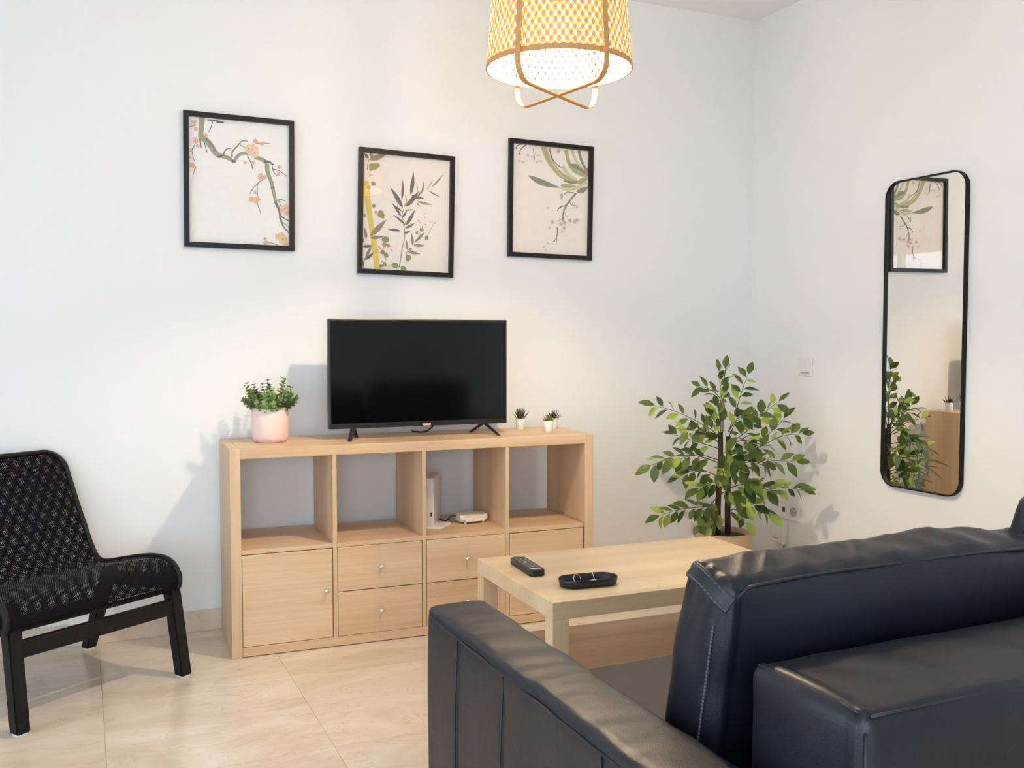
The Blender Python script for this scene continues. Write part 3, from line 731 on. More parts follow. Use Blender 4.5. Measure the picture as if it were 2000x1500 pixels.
bm = bmesh.new(); lathe(bm, [(0.1125,0.278),(0.06,0.284),(0,0.286)], 32); obj('soil', bm, soilm, fc, True)
RV = Vector((math.cos(YAW), -math.sin(YAW), 0)); FV = Vector((math.sin(YAW), math.cos(YAW), 0))   # plant is set out facing the room
K = 0.000640
def P3(x, y, d=0.0): return RV*((x-628)*K) + FV*d + Vector((0,0, 0.285 + (1288-y)*K*0.995))
for a, b2, c in (((594,1285),(600,900),(604,560)), ((668,1285),(662,930),(658,590))):
    bm = bmesh.new(); tube(bm, [P3(a[0],a[1]+25,0.01), P3((a[0]+b2[0])/2-6,(a[1]+b2[1])/2,0.0), P3(*b2,0.005), P3((b2[0]+c[0])/2+4,(b2[1]+c[1])/2,0), P3(*c,0.0)], [0.0150,0.0135,0.0130,0.0122,0.0110], 10); obj('trunk', bm, trunkm, fc, True)
leaf_meshes = []
for L, Wd, cu in ((0.064,0.037,0.10),(0.070,0.038,0.28),(0.058,0.035,-0.05),(0.074,0.041,0.18)):
    bm = bmesh.new(); bm.verts.new((0,0,0)); leafshape(bm, Vector((0.008,0,0)), Vector((1,0,0)), Vector((0,0,1)), L, Wd, cu)
    tube(bm, [(0,0,0),(0.009,0,0)], 0.0008, 4)
    me = bpy.data.meshes.new('leaf'); bmesh.ops.delete(bm, geom=[v for v in bm.verts if not v.link_faces], context='VERTS'); bm.to_mesh(me); bm.free(); me.materials.append(ficusm)
    for p in me.polygons: p.use_smooth = True
    leaf_meshes.append(me)
rnd = random.Random(12)
def add_leaf(parent, base, d, scale=1.0):
    o = bpy.data.objects.new('leaf', rnd.choice(leaf_meshes)); COL.objects.link(o); o.parent = parent
    d = d.normalized(); h = Vector((rnd.uniform(-.5,.5), rnd.uniform(-.5,.5), 1)) + FV*(-0.7); s = d.cross(h).normalized(); n = s.cross(d).normalized()
    Mx = Matrix((d, -s, n)).transposed().to_4x4(); Mx = Mx @ Matrix.Scale(scale, 4); Mx.translation = base
    o.matrix_local = Mx
def branch(pts, n, droop=0.35, scale=1.0, start=0.25, spread=0.9):
    n = int(n*1.25+0.5)
    Q = [P3(*p) for p in pts]; C = [Vector(c) for c in catmull([tuple(q) for q in Q], 6)]
    bm = bmesh.new(); m_ = len(C)-1; tube(bm, C, [0.0026-0.0017*i/m_ for i in range(m_+1)], 6); br = obj('branch', bm, twigm, fc, True)
    for i in range(n):
        t = start + (1-start)*i/(n-1) if n > 1 else 1.0
        x = t*m_; j = min(int(x), m_-1); p = C[j].lerp(C[j+1], x-j); tg = (C[j+1]-C[j]).normalized()
        sd = tg.cross(Vector((0,0,1))); sd = sd.normalized() if sd.length > .1 else RV
        vv = sd.cross(tg)
        if i == n-1: d = tg
        else:
            sg = 1 if i % 2 else -1
            d = tg*rnd.uniform(0.45,0.9) + (vv*sg*0.75 + sd*rnd.uniform(-.6,.6))*spread + Vector((0,0,-droop*rnd.uniform(0.2,1.2)))
        add_leaf(br, p, d, scale*rnd.uniform(0.82,1.12))
branch([(620,560),(622,330),(632,120)], 9, 0.1, 0.85, 0.2)
branch([(622,480),(600,330),(540,265),(470,235)], 6, 0.15, 0.9)
branch([(622,420),(600,250),(590,140)], 4, 0.1, 0.8, 0.4)
branch([(660,560),(715,390),(750,270),(790,160)], 9, 0.2, 0.95)
branch([(655,560),(740,450),(840,430,-.05)], 5, 0.2, 0.95)
branch([(605,600),(520,530),(330,430),(150,372)], 11, 0.25, 1.0, 0.2)
branch([(600,640),(480,560,-.05),(300,525,-.1)], 7, 0.3, 0.95)
branch([(600,680),(460,640,.08),(320,600,.14)], 7, 0.3, 0.95)
branch([(600,780),(440,725,-.03),(260,720,-.06),(110,775,-.08)], 11, 0.35, 1.05, 0.2)
branch([(600,760),(470,740,.1),(320,800,.16)], 7, 0.4, 0.95)
branch([(660,640),(780,560),(900,430),(1000,350)], 11, 0.25, 1.0, 0.2)
branch([(660,700),(820,640),(960,560),(1040,470)], 8, 0.3, 0.95)
branch([(660,720),(840,680),(1030,590),(1165,572)], 10, 0.3, 1.0, 0.2)
branch([(660,780),(830,740,-.08),(1060,740,-.14)], 9, 0.4, 1.05)
branch([(660,840),(820,790,.08),(980,830,.14)], 8, 0.4, 1.0)
branch([(660,1010),(840,985),(1040,955),(1180,970)], 9, 0.35, 1.0, 0.35)
branch([(660,960),(760,900,-.10),(860,920,-.2)], 8, 0.5, 1.15)
branch([(600,1075),(480,1090),(320,1110),(190,1150)], 11, 0.35, 1.05, 0.2)
branch([(600,1010),(500,1080,-.06),(430,1180,-.1)], 6, 0.4, 1.0)
branch([(600,930),(520,900,-.06),(430,930,-.1)], 7, 0.5, 1.1)
branch([(655,1080),(760,1040,-.06),(880,1100,-.12)], 8, 0.5, 1.15)
branch([(655,1130),(700,1100,-.04),(760,1170,-.06)], 5, 0.4, 1.0)
branch([(600,1130),(560,1130,-.06),(520,1200,-.08)], 5, 0.4, 1.0)
branch([(605,720),(620,690,-.08),(650,720,-.18)], 6, 0.5, 1.2)
branch([(605,840),(590,800,-.08),(560,830,-.2)], 7, 0.5, 1.2)
branch([(660,850),(700,800,-.1),(740,850,-.2)], 7, 0.5, 1.2)
branch([(660,650),(740,600,-.1),(820,640,-.18)], 7, 0.5, 1.15)
branch([(605,1000),(640,960,-.08),(690,1000,-.16)], 6, 0.5, 1.1)
branch([(605,620),(560,500,-.05),(500,420,-.08)], 6, 0.3, 1.05)
branch([(660,600),(690,480,-.06),(720,440,-.12)], 5, 0.4, 1.1)
branch([(605,600),(590,470,-.04),(560,380,-.06)], 5, 0.3, 1.1)
branch([(605,880),(480,840,.06),(360,880,.08)], 7, 0.5, 1.05)

# ------------------------------------------------------------------ pendant lamp
LC = Vector((-1.785, -1.325, 1.988))
lp = tag(empty('pendant_lamp', LC), 'woven bamboo pendant lamp with lit bulb and crossed bands, hanging over table', 'lamp')
RB, RT, SHH = 0.221, 0.187, 0.40
def rad(z): return RB + (RT-RB)*z/SHH
bm = bmesh.new(); NS = 60; tw_ = 0.23/0.21     # helix twist over the height
for dirn in (-1, 1):
    for k in range(NS):
        th0 = 2*PI*k/NS; pts = []; nr = []
        NSEG = 26
        for i in range(NSEG+1):
            z = 0.012 + (SHH-0.024)*i/NSEG; th = th0 + dirn*tw_*i/NSEG
            cr = math.sin((th*NS/2 + 0)*1.0 + (PI/2 if dirn > 0 else -PI/2))   # over-under weave
            r = rad(z) + 0.0009*dirn*math.copysign(1, cr)
            pts.append((r*math.cos(th), r*math.sin(th), z)); nr.append((math.cos(th), math.sin(th), 0))
        ribbon(bm, pts, nr, 0.0112, 0.0007)
obj('woven_shade', bm, weavem, lp)
def band(z0_, z1_, th=0.004, extra=0.0025):
    bm = bmesh.new(); n = 72
    r0, r1 = rad(z0_)+extra, rad(z1_)+extra
    lathe(bm, [(r0-th,z0_),(r0,z0_),(r1,z1_),(r1-th,z1_),(r0-th,z0_)], n); return bm
obj('rim_band', band(0.0, 0.016), strapm, lp, True, 30); obj('rim_band', band(SHH-0.016, SHH), strapm, lp, True, 30)
AZc = math.atan2(-(FV.y), -(FV.x))
for da in (math.radians(33), math.radians(-33)):
    a = AZc + da; dv = Vector((math.cos(a), math.sin(a), 0)); pts = []; nr = []
    R, zb, cr = 0.232, -0.078, 0.055
    path = [(R-0.030, SHH+0.02), (R-0.028, 0.36), (R-0.012, 0.18), (R, 0.0), (R, zb+cr)]
    for k in range(1, 9):
        t = PI/2*k/8; path.append((R-cr+cr*math.cos(t), zb+cr-cr*math.sin(t)))
    path += [(0.12, zb), (0.06, zb), (0, zb)]
    full = path + [(-x, z) for x, z in reversed(path[:-1])]
    P = [dv*x + Vector((0,0,z + (0.003 if da > 0 else 0.0))) for x, z in full]
    for i in range(len(P)):
        t = (P[min(i+1,len(P)-1)]-P[max(i-1,0)]).normalized(); s = Vector((0,0,1)).cross(dv); nr.append(t.cross(s))
    bm = bmesh.new(); ribbon(bm, P, nr, 0.0180, 0.0038); obj('bamboo_hoop', bm, strapm, lp, True, 40)
    bm = bmesh.new(); ribbon(bm, [dv*x + Vector((0,0,SHH+0.02+(0.003 if da > 0 else 0))) for x in (-0.205,-0.1,0,0.1,0.205)], [(0,0,1)]*5, 0.0125, 0.0035); obj('top_bar', bm, strapm, lp)
bm = bmesh.new(); lathe(bm, [(0,0.100),(0.016,0.104),(0.026,0.116),(0.030,0.132),(0.027,0.150),(0.018,0.168),(0.013,0.185),(0.013,0.20)], 20); obj('bulb', bm, bulbm, lp, True)
bm = bmesh.new(); lathe(bm, [(0,0.20),(0.021,0.20),(0.021,0.27),(0.012,0.285),(0.004,0.29)], 24); obj('bulb_socket', bm, blackp, lp, True, 40)
bm = bmesh.new(); tube(bm, [(0,0,0.285),(0,0,0.5),(0,0,ZC-LC.z-0.03)], 0.003, 8); obj('cord', bm, blackp, lp, True)
bm = bmesh.new(); lathe(bm, [(0,ZC-LC.z-0.04),(0.03,ZC-LC.z-0.038),(0.05,ZC-LC.z-0.002),(0,ZC-LC.z-0.0005)], 32); obj('ceiling_rose', bm, blackp, lp, True, 40)

# ------------------------------------------------------------------ wall mirror
my0, my1, mz0, mz1 = -1.3063, -0.8994, 0.5452, 1.8236
mr = tag(empty('wall_mirror', (-0.0004, (my0+my1)/2, mz0)), 'tall narrow wall mirror with rounded corners and thin black frame', 'mirror')
hyM, hzM = (my1-my0)/2, (mz1-mz0)/2
out_ = rrect(hyM, hzM, 0.068, 12); inn = rrect(hyM-0.005, hzM-0.005, 0.063, 12); D0, D1 = -0.001, -0.022
bm = bmesh.new(); n = len(out_)
rings = [[bm.verts.new((d, y, z+hzM)) for y, z in pl] for d, pl in ((D0,out_),(D1,out_),(D1,inn),(-0.012,inn))]
for r0, r1 in zip(rings, rings[1:]):
    for k in range(n): bm.faces.new((r0[k], r0[(k+1)%n], r1[(k+1)%n], r1[k]))
obj('mirror_frame', bm, blackf, mr, True, 40)
bm = bmesh.new(); a = [bm.verts.new((-0.012, y, z+hzM)) for y, z in rrect(hyM-0.004, hzM-0.004, 0.064, 12)]; b2 = [bm.verts.new((-0.006, v.co.y, v.co.z)) for v in a]
bm.faces.new(a); bm.faces.new(b2[::-1])
for k in range(len(a)): bm.faces.new((a[k], a[(k+1)%len(a)], b2[(k+1)%len(a)], b2[k]))
obj('mirror_glass', bm, mirm, mr)

# ------------------------------------------------------------------ framed botanical prints
FW, FH, FB = 0.4275, 0.526, 0.0195
class Ink:
    def __init__(s, corners):
        s.c = corners; s.v = []; s.f = []; s.col = []; s.layer = 0
    def uv(s, x, y):
        (ax,ay),(bx,by),(cx,cy),(dx,dy) = s.c      # TL TR BL BR
        u = v = 0.5
        for _ in range(8):
            px = ax*(1-u)*(1-v)+bx*u*(1-v)+cx*(1-u)*v+dx*u*v - x; py = ay*(1-u)*(1-v)+by*u*(1-v)+cy*(1-u)*v+dy*u*v - y
            ux = (bx-ax)*(1-v)+(dx-cx)*v; uy = (by-ay)*(1-v)+(dy-cy)*v; vx = (cx-ax)*(1-u)+(dx-bx)*u; vy = (cy-ay)*(1-u)+(dy-by)*u
            D = ux*vy-uy*vx; u -= (px*vy-py*vx)/D; v -= (ux*py-uy*px)/D
        return min(1,max(0,u)), min(1,max(0,v))
    def poly(s, pts, col):
        base = len(s.v); s.layer += 1; d = 0.00025 + 0.000004*s.layer
        for x, y in pts: u, v = s.uv(x, y); s.v.append((u, v, d))
        s.f.append(list(range(base, base+len(pts)))); s.col.append(col)
    def stroke(s, pts, w0, w1, col):
        P = catmull([tuple(map(float,p)) for p in pts], 5) if len(pts) > 2 else [tuple(map(float,p)) for p in pts]
        m = len(P)-1
        L = []; Rr = []
        for i, p in enumerate(P):
            a = P[max(i-1,0)]; b = P[min(i+1,m)]; tx, ty = b[0]-a[0], b[1]-a[1]; l = math.hypot(tx,ty) or 1; w = (w0+(w1-w0)*i/m)/2
            L.append((p[0]-ty/l*w, p[1]+tx/l*w)); Rr.append((p[0]+ty/l*w, p[1]-tx/l*w))
        for i in range(m): s.poly([L[i],L[i+1],Rr[i+1],Rr[i]], col)
    def leaf(s, a, b, w, col, bend=0.0):
        (ax,ay),(bx,by) = a, b; dx, dy = bx-ax, by-ay; l = math.hypot(dx,dy); nx, ny = -dy/l, dx/l
        up_, dn = [], []
        for k in range(9):
            t = k/8; q = math.sin(PI*t**0.8)*w/2; c = bend*math.sin(PI*t)
            up_.append((ax+dx*t+nx*(c+q), ay+dy*t+ny*(c+q))); dn.append((ax+dx*t+nx*(c-q), ay+dy*t+ny*(c-q)))
        s.poly(up_ + dn[-2:0:-1], col)
    def blob(s, c, r, col, rn):
        s.poly([(c[0]+r*rn.uniform(.7,1.15)*math.cos(2*PI*k/9), c[1]+r*rn.uniform(.7,1.15)*math.sin(2*PI*k/9)) for k in range(9)], col)
    def blossom(s, c, r, col, dark, rn):
        for k in range(5):
            a = 2*PI*k/5 + rn.uniform(-.3,.3); s.blob((c[0]+r*.6*math.cos(a), c[1]+r*.6*math.sin(a)), r*.5, tuple(q*rn.uniform(.92,1.05) for q in col[:3])+(1,), rn)
        s.blob(c, r*.22, dark, rn)
    def build(s, parent):
        me = bpy.data.meshes.new('ink_print'); iw, ih = FW-2*FB, FH-2*FB
        me.from_pydata([(-iw/2+u*iw, -0.0035-d, ih/2-v*ih) for u,v,d in s.v], [], s.f)
        ca = me.color_attributes.new('Col', 'FLOAT_COLOR', 'CORNER')
        for p in me.polygons:
            c = s.col[p.index]
            for li in p.loop_indices: ca.data[li].color = c
        me.materials.append(printm); o = bpy.data.objects.new('ink_print', me); COL.objects.link(o); o.parent = parent
def picture(cx, cz, ang, paper, label, ink):
    r = tag(empty('framed_print', (cx, -0.001, cz)), label, 'picture', 'framed botanical prints on the back wall'); r.rotation_euler = (0, -ang, 0)
    bm = bmesh.new(); o_ = [(-FW/2,-FH/2),(FW/2,-FH/2),(FW/2,FH/2),(-FW/2,FH/2)]; i_ = [(-FW/2+FB,-FH/2+FB),(FW/2-FB,-FH/2+FB),(FW/2-FB,FH/2-FB),(-FW/2+FB,FH/2-FB)]
    rg = [[bm.verts.new((x, d, z)) for x, z in pl] for d, pl in ((0,o_),(-0.0195,o_),(-0.0195,i_),(-0.003,i_))]
    for r0, r1 in zip(rg, rg[1:]):
        for k in range(4): bm.faces.new((r0[k], r0[(k+1)%4], r1[(k+1)%4], r1[k]))
    obj('frame', bm, framem, r)
    obj('paper', B(-FW/2+FB-.002, FW/2-FB+.002, -0.0035, -0.001, -FH/2+FB-.002, FH/2-FB+.002), paper, r)
    ink.build(r)
    bm = bmesh.new(); vs = [bm.verts.new((x, -0.0085, z)) for x, z in i_]; bm.faces.new(vs); obj('glass', bm, glassm, r)
    return r
paper1 = mat('cream_paper', srgb(247,245,241), 0.8); paper2 = mat('blush_paper', srgb(246,236,227), 0.8)
rn = random.Random(3)
GRN, GRY, DKG, BLO, BLD, YEL, PEACH = srgb(160,160,134), srgb(124,122,118), srgb(98,98,94), srgb(236,190,164), srgb(206,140,110), srgb(226,204,96), srgb(240,206,178)
k1 = Ink([(148,183),(1088,262),(140,1362),(1083,1397)])
k1.stroke([(275,185),(268,270),(255,380)], 52, 44, GRN); k1.stroke([(258,370),(330,430),(390,520),(440,555)], 60, 46, GRN)
k1.stroke([(300,390),(350,440),(400,520)], 14, 10, GRY); k1.stroke([(430,545),(500,565),(565,605)], 46, 30, GRN); k1.stroke([(560,610),(600,545),(660,520),(700,535)], 32, 26, GRN)
k1.stroke([(410,560),(470,545)], 20, 10, DKG); k1.stroke([(540,600),(575,600)], 26, 10, DKG)
k1.stroke([(755,560),(820,575),(880,615)], 34, 40, GRN); k1.stroke([(850,595),(900,605),(940,630)], 30, 10, DKG)
k1.stroke([(875,620),(880,700),(915,790),(930,860)], 42, 34, GRN); k1.stroke([(925,830),(945,930),(955,985)], 36, 26, GRN); k1.stroke([(910,850),(945,835)], 16, 6, DKG)
k1.stroke([(950,975),(990,1060),(1000,1140)], 26, 22, GRY); k1.stroke([(995,1130),(1030,1210),(1080,1270)], 20, 10, GRY); k1.stroke([(1005,1110),(1050,1140),(1083,1155)], 14, 8, GRY); k1.stroke([(1010,1160),(1050,1190),(1083,1220)], 8, 5, GRY)
k1.stroke([(320,215),(400,222),(465,240)], 12, 18, GRY); k1.stroke([(370,230),(350,290),(330,330)], 9, 6, GRY); k1.leaf((400,235),(480,235),26,DKG)
k1.stroke([(465,535),(490,490),(540,478)], 16, 6, GRY); k1.stroke([(545,560),(548,510),(600,450),(640,410),(690,408)], 16, 7, GRY); k1.stroke([(620,440),(670,475)], 7, 5, GRY)
k1.stroke([(250,390),(262,480)], 18, 6, GRY); k1.stroke([(290,430),(315,520)], 10, 8, GRY); k1.stroke([(765,430),(840,425),(910,432)], 7, 6, GRY); k1.stroke([(690,550),(725,620),(735,670)], 9, 8, GRY)
k1.stroke([(930,670),(1000,690),(1065,738)], 8, 6, GRY); k1.stroke([(925,640),(935,690),(970,735)], 9, 6, GRY); k1.stroke([(860,740),(800,790),(740,850),(708,905)], 9, 6, GRY); k1.stroke([(780,810),(778,880),(785,930)], 7, 5, GRY)
k1.stroke([(765,960),(790,1030),(810,1090)], 7, 5, GRY); k1.stroke([(200,455),(175,500),(148,520)], 9, 5, GRY); k1.stroke([(178,510),(185,570),(205,610)], 7, 5, GRY); k1.stroke([(200,640),(190,730)], 7, 5, GRY)
k1.stroke([(955,965),(1010,955),(1050,970)], 9, 6, GRY); k1.stroke([(985,965),(1010,1030)], 7, 5, GRY); k1.stroke([(815,1357),(900,1362),(980,1390)], 7, 5, GRY); k1.stroke([(150,285),(220,265)], 7, 5, GRY)
for c, r in (((735,490),58),((700,480),36),((760,520),36),((765,410),24),((1045,1040),46),((1060,1080),34),((1010,1060),24)): k1.blossom(c, r, PEACH if r > 30 else BLO, BLD, rn)
for c, r in (((830,430),22),((305,360),24),((210,410),32),((215,300),20),((200,240),26),((230,460),18),((665,610),18),((745,610),20),((815,745),34),((850,745),18),((725,955),28),((775,960),34),((760,890),18),((990,650),20),((985,715),18),((175,640),26),((205,665),18),((160,570),14),((860,1370),28),((850,1325),16)): k1.blossom(c, r, BLO, BLD, rn)
for c, r in (((975,1300),30),((1020,1330),44),((1015,1280),20),((1050,1370),30)): k1.blossom(c, r, srgb(232,204,150), srgb(200,160,90), rn)
picture(-2.5386, 1.7904, -0.0075, paper1, 'leftmost framed print, blossoming plum branch on pale paper, black frame', k1)
k2 = Ink([(160,140),(1042,220),(142,1318),(1025,1362)])
k2.stroke([(185,430),(215,700),(245,930)], 58, 50, YEL); k2.stroke([(245,930),(275,1130),(298,1340)], 50, 66, YEL)
for y in (555, 960, 1150): k2.stroke([(160+(y-430)*.13,y),(215+(y-430)*.15,y+4)], 6, 6, srgb(206,176,80))
L2 = srgb(112,106,102); L3 = srgb(150,136,122); OL = srgb(146,152,100); LG = srgb(196,204,160); CORAL = srgb(232,160,140)
k2.stroke([(520,1300),(545,1130),(575,980),(560,850),(545,760)], 12, 7, GRN); k2.stroke([(545,770),(570,690),(590,640)], 8, 5, GRY); k2.stroke([(590,1180),(600,1130)], 6, 4, GRY); k2.stroke([(570,880),(590,830)], 6, 4, GRY)
for a, b2, w, c in (((555,700),(428,490),44,L2),((545,620),(555,410),26,L2),((585,690),(720,525),46,L2),((635,570),(665,330),40,L2),((640,570),(780,605),34,L2),((540,790),(440,640),26,L2),((550,740),(460,670),16,L2),((545,800),(600,720),22,L2),((580,870),(455,765),20,L2),((585,875),(680,715),36,L2),((580,905),(678,850),26,L2),((535,935),(400,920),26,L2),((565,955),(635,930),22,L2),((575,720),(660,710),16,OL),((590,680),(580,560),16,OL),
    ((700,630),(860,665),24,OL),((690,600),(745,520),20,L3),((745,560),(770,420),18,OL),((700,540),(695,440),12,L3),((800,515),(870,395),16,LG),((850,490),(980,345),18,OL),((820,520),(950,590),16,OL),((700,640),(740,690),10,OL),((655,1080),(640,950),28,L3),((660,1075),(790,1080),28,L3),((680,1040),(785,940),28,L3),((600,1140),(740,1165),30,L3),((600,1130),(585,1020),24,L3),
    ((225,985),(390,815),56,L3),((225,1005),(375,985),34,L3),((190,1020),(165,890),30,L3),((150,1090),(255,1080),28,L2),((180,1200),(240,1080),30,L3),((165,1230),(265,1150),34,L2),((150,1220),(170,1320),20,L2),((215,215),(400,150),58,L3),((215,205),(165,150),30,L2),((150,1060),(160,1000),12,L2)): k2.leaf(a, b2, w, c, 4)
k2.stroke([(212,215),(205,270),(200,320)], 9, 6, GRY); k2.stroke([(330,1300),(380,1290),(450,1290)], 10, 6, GRY); k2.stroke([(520,1290),(500,1330)], 8, 8, OL); k2.stroke([(680,1050),(720,1000),(760,870)], 5, 4, GRY); k2.stroke([(800,1000),(840,920),(880,850)], 4, 3, GRY)
for c, r in (((265,280),44),((300,270),26),((240,305),24),((240,165),22),((260,455),26),((215,500),22),((265,680),20),((330,765),38),((350,785),24),((175,780),20),((380,1020),36),((370,1075),26),((405,1080),18),((350,1150),26),((385,1180),26),((370,1275),26),((475,1285),36),((610,1205),36),((560,1320),30),((745,920),24),((700,950),18),((800,1005),24),((630,1120),20),((330,1290),16)): k2.blob(c, r, tuple(q*rn.uniform(.85,1.1) for q in OL[:3])+(1,), rn)
for _ in range(34):
    cx, cy, s_ = rn.choice(((760,790,45),(850,860,40),(400,1120,50),(325,1110,25),(290,750,18),(360,1230,22),(230,375,20),(755,850,40))); k2.blob((cx+rn.uniform(-s_,s_), cy+rn.uniform(-s_,s_)), rn.uniform(6,11), CORAL, rn)
picture(-1.8442, 1.7033, -0.0202, paper2, 'lowest framed print, bamboo leaves and yellow stalk, hung above television', k2)
k3 = Ink([(182,150),(980,237),(163,1298),(962,1338)])
OG, SG, PG = srgb(178,174,126), srgb(138,138,116), srgb(208,204,168)
k3.stroke([(500,180),(560,330),(680,480),(850,560)], 62, 50, OG); k3.stroke([(530,200),(600,370),(700,500),(840,575)], 8, 5, srgb(214,210,180)); k3.stroke([(720,540),(800,565),(860,560)], 30, 22, SG)
k3.stroke([(560,205),(600,330),(690,410)], 16, 9, GRY); k3.stroke([(735,225),(770,360),(840,450),(970,500)], 38, 40, OG); k3.leaf((770,370),(975,500),56,SG,-22); k3.stroke([(700,390),(760,480),(850,530)], 36, 26, PG)
k3.stroke([(800,225),(850,340),(930,430)], 34, 18, PG); k3.stroke([(875,230),(905,340),(960,440)], 30, 24, SG); k3.leaf((850,575),(975,520),60,OG); k3.leaf((945,480),(985,400),50,srgb(176,140,120))
k3.leaf((338,490),(680,618),62,SG,18); k3.leaf((670,595),(860,605),46,OG); k3.stroke([(680,620),(800,640),(960,560)], 22, 34, PG); k3.leaf((845,660),(980,610),56,SG,10)
k3.stroke([(845,675),(780,750),(730,820),(705,900),(705,970)], 20, 12, GRY); k3.stroke([(735,805),(670,825),(645,865)], 14, 7, GRY); k3.stroke([(775,770),(800,800),(850,805)], 9, 5, GRY); k3.stroke([(710,700),(740,665),(800,668),(840,680)], 8, 6, GRY); k3.leaf((690,670),(690,750),26,srgb(176,170,160))
k3.stroke([(710,930),(650,970)], 8, 5, GRY); k3.stroke([(720,880),(750,930)], 6, 4, GRY); k3.stroke([(640,1030),(640,1120),(610,1180),(570,1192)], 10, 7, GRY); k3.stroke([(637,1140),(632,1215)], 7, 5, GRY); k3.stroke([(325,165),(270,210),(250,270)], 12, 7, GRY); k3.stroke([(215,210),(240,170),(300,160)], 9, 8, GRY); k3.stroke([(395,205),(400,260),(405,325)], 10, 6, GRY)
for c in ((590,980),(720,985),(830,975),(715,1040),(850,960),(680,1000),(655,235),(780,965)): k3.blossom(c, 22, srgb(214,192,176), srgb(160,120,104), rn)
for c in ((540,830),(560,1040),(500,1240),(540,1200),(520,1275),(340,280),(450,280),(380,290),(250,340),(470,340),(290,350),(690,1080),(850,820),(430,350)): k3.blossom(c, 16, srgb(222,212,202), srgb(196,186,176), rn)
picture(-1.1538, 1.7994, -0.0133, paper2, 'rightmost framed print, arching orchid leaves on blush paper, black frame', k3)

# ------------------------------------------------------------------ switch, sockets
sw = tag(empty('light_switch', (0, -0.409, 1.036)), 'square white light switch beside the mirror on right wall', 'switch')
obj('plate', B(-0.009, -0.0005, -0.043, 0.043, -0.043, 0.043, 0.002, 2), whitep, sw); obj('rocker', B(-0.0125, -0.009, -0.028, 0.028, -0.026, 0.030, 0.0012, 1), whitep, sw)
obj('rocker_shade_strip', B(-0.0115, -0.009, -0.028, 0.028, -0.032, -0.0275), mat('grey_painted_shade', (0.45,0.44,0.42,1), 0.5), sw)  # grey strip stands in for the shade under the rocker
sk = tag(empty('wall_socket', (0, -0.305, 0.331)), 'white double wall plate with aerial port and round power socket', 'socket')
obj('plate', B(-0.009, -0.0005, -0.079, 0.079, -0.042, 0.042, 0.002, 2), whitep, sk)
obj('aerial_port', B(-0.0105, -0.0085, 0.024, 0.040, -0.010, 0.012), blackp, sk)
bm = bmesh.new(); lathe(bm, [(0,0.0),(0.019,0.0),(0.0205,0.004),(0.0225,0.004),(0.0225,0)], 32); bmesh.ops.rotate(bm, verts=bm.verts, cent=(0,0,0), matrix=Matrix.Rotation(-PI/2,3,'Y')); bmesh.ops.translate(bm, verts=bm.verts, vec=(-0.0092,-0.040,0)); sc_ = obj('power_socket', bm, mat('grey_white_socket', (0.5,0.49,0.47,1), 0.4), sk, True, 40)
for dy in (-0.009, 0.009):
    bm = bmesh.new(); lathe(bm, [(0,0),(0.0028,0),(0.0028,0.001),(0,0.001)], 12); bmesh.ops.rotate(bm, verts=bm.verts, cent=(0,0,0), matrix=Matrix.Rotation(-PI/2,3,'Y')); bmesh.ops.translate(bm, verts=bm.verts, vec=(-0.0096,-0.040+dy,0)); obj('pin_hole', bm, blackp, sc_)
pb = tag(empty('junction_box', (0, -0.235, 0.168)), 'white plastic junction box below the wall socket with green wire', 'box')
obj('cover', B(-0.030, -0.0005, -0.045, 0.040, 0.0, 0.108, 0.003, 2), whitep, pb); obj('side_channel', B(-0.033, -0.0005, -0.058, -0.046, -0.004, 0.118, 0.002, 1), whitep, pb)
obj('slot', B(-0.0308, -0.0295, -0.028, 0.012, 0.020, 0.0225), mat('dark_grey_slot', (0.2,0.19,0.18,1), 0.6), pb)
bm = bmesh.new(); tube(bm, [(-0.016,-0.052,0.0),(-0.017,-0.052,-0.02),(-0.014,-0.046,-0.05),(-0.008,-0.045,-0.08)], 0.0042, 8); obj('green_wire', bm, mat('green_wire_jacket', srgb(86,140,70), 0.4), pb, True)

# ------------------------------------------------------------------ things on the coffee table
rm = tag(empty('remote_control', (-1.874, -1.288, TH), -0.076), 'black television remote control lying on the coffee table', 'remote')
bm = bmesh.new(); prism(bm, rrect(0.0235, 0.096, 0.010, 5), 0.0, 0.020); bmesh.ops.bevel(bm, geom=[e_ for e_ in bm.edges if abs(e_.verts[0].co.z-e_.verts[1].co.z) < 1e-6], offset=0.005, segments=2, affect='EDGES'); obj('body', bm, blackp, rm, True, 40)
btn = mat('grey_button', (0.20,0.20,0.21,1), 0.5); btl = mat('pale_button', (0.70,0.66,0.66,1), 0.4)
for i in range(12):
    for j in range(3):
        if i in (5,6) and j == 1: continue
        obj('button', B(-0.0165+0.0125*j, -0.0085+0.0125*j, 0.086-0.0122*i-0.0075, 0.086-0.0122*i, 0.0198, 0.0216, 0.0008, 1), btn, rm)
bm = bmesh.new(); lathe(bm, [(0,0.0215),(0.005,0.0215),(0.006,0.0198)], 16, (0,0.016,0)); obj('button', bm, btl, rm, True)
obj('shortcut_button', B(-0.0175, -0.001, -0.079, -0.071, 0.0198, 0.0218, 0.0008, 1), btl, rm); obj('shortcut_button', B(0.001, 0.0175, -0.079, -0.071, 0.0198, 0.0218, 0.0008, 1), mat('pink_white_button', (0.78,0.58,0.55,1), 0.4), rm)
tr = tag(empty('oval_tray', (-1.790, -1.530, TH), -0.10), 'small black oval tray holding two keyrings on the coffee table', 'tray')
bm = bmesh.new(); NP = 14
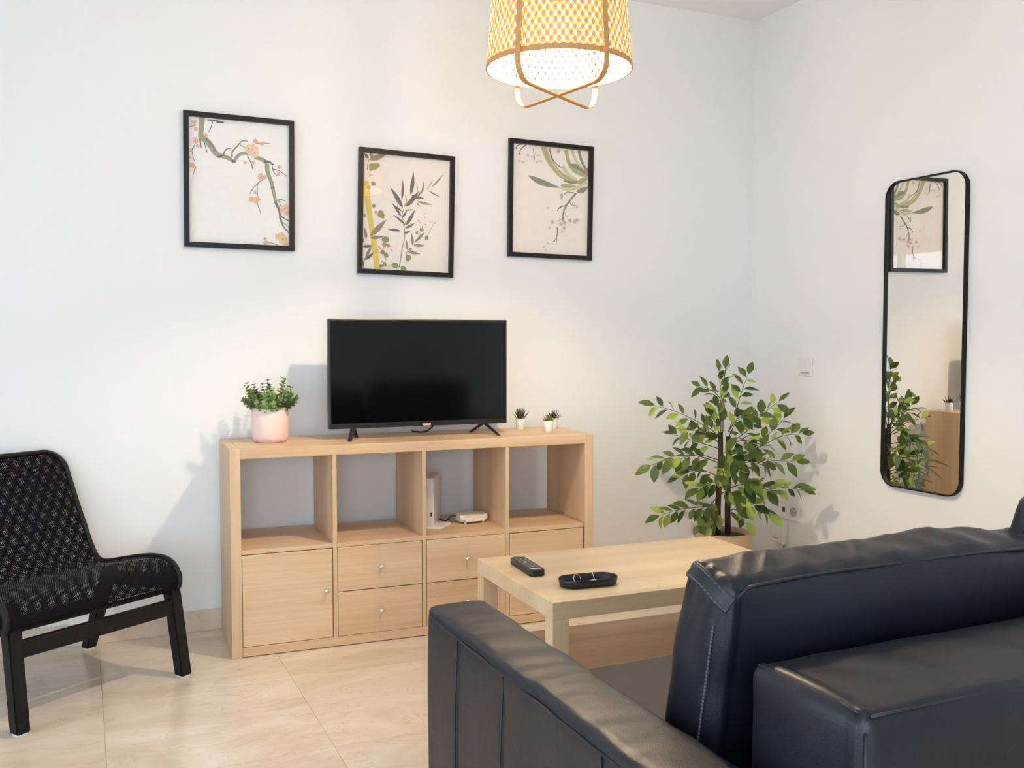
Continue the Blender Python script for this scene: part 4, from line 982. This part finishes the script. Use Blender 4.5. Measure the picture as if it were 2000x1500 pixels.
def stad(hx, hy): return rrect(hx, hy, hy-0.0005, NP)
rings = []
for (hx_, hy_), z in (((0.080,0.034),0.0),((0.087,0.041),0.004),((0.0905,0.0445),0.022),((0.0895,0.0435),0.0245),((0.0880,0.0420),0.0245),((0.0860,0.0400),0.022),((0.082,0.036),0.0060)):
    rings.append([bm.verts.new((x, y, z)) for x, y in stad(hx_, hy_)])
nn_ = len(rings[0])
for r0, r1 in zip(rings, rings[1:]):
    for k in range(nn_): bm.faces.new((r0[k], r0[(k+1)%nn_], r1[(k+1)%nn_], r1[k]))
bm.faces.new(rings[0][::-1]); bm.faces.new(rings[-1]); obj('dish', bm, mat('matt_black_tray', (0.009,0.009,0.011,1), 0.38), tr, True, 50)
tc_, ts_ = math.cos(-0.10), math.sin(-0.10)
for lx, ly, lab, rz in ((-0.040, -0.004, 'left keyring with small pale keys lying in the black tray', 0.3), (0.020, 0.004, 'right keyring with small pale keys lying in the black tray', 1.2)):
    kr = tag(empty('keyring', (-1.790 + tc_*lx - ts_*ly, -1.530 + ts_*lx + tc_*ly, TH+0.0062), rz), lab, 'keyring', 'keyrings in the tray'); kr.scale = (1.25, 1.25, 1.25)
    bm = bmesh.new(); tube(bm, [(0.011*math.cos(2*PI*k/20)+0.004, 0.004*math.sin(2*PI*k/20), 0.0115+0.0105*math.sin(2*PI*k/20)) for k in range(20)], 0.0007, 6, closed=True); obj('ring', bm, silver, kr, True)
    for a in (0.0, 0.9, -1.0):
        bm = bmesh.new(); prism(bm, [(-0.004,-0.005),(0.004,-0.006),(0.008,0.0),(0.004,0.006),(-0.004,0.005)], 0.0004, 0.0030); box(bm, -0.022, -0.003, -0.002, 0.002, 0.0008, 0.0028)
        bmesh.ops.rotate(bm, verts=bm.verts, cent=(0,0,0), matrix=Matrix.Rotation(a,3,'Z')); bmesh.ops.translate(bm, verts=bm.verts, vec=(0,0,0.0012*(a != 0)+0.001*(a < 0)))
        obj('key', bm, mat('pale_brass_key', (0.80,0.76,0.62,1), 0.35, metal=0.4), kr)
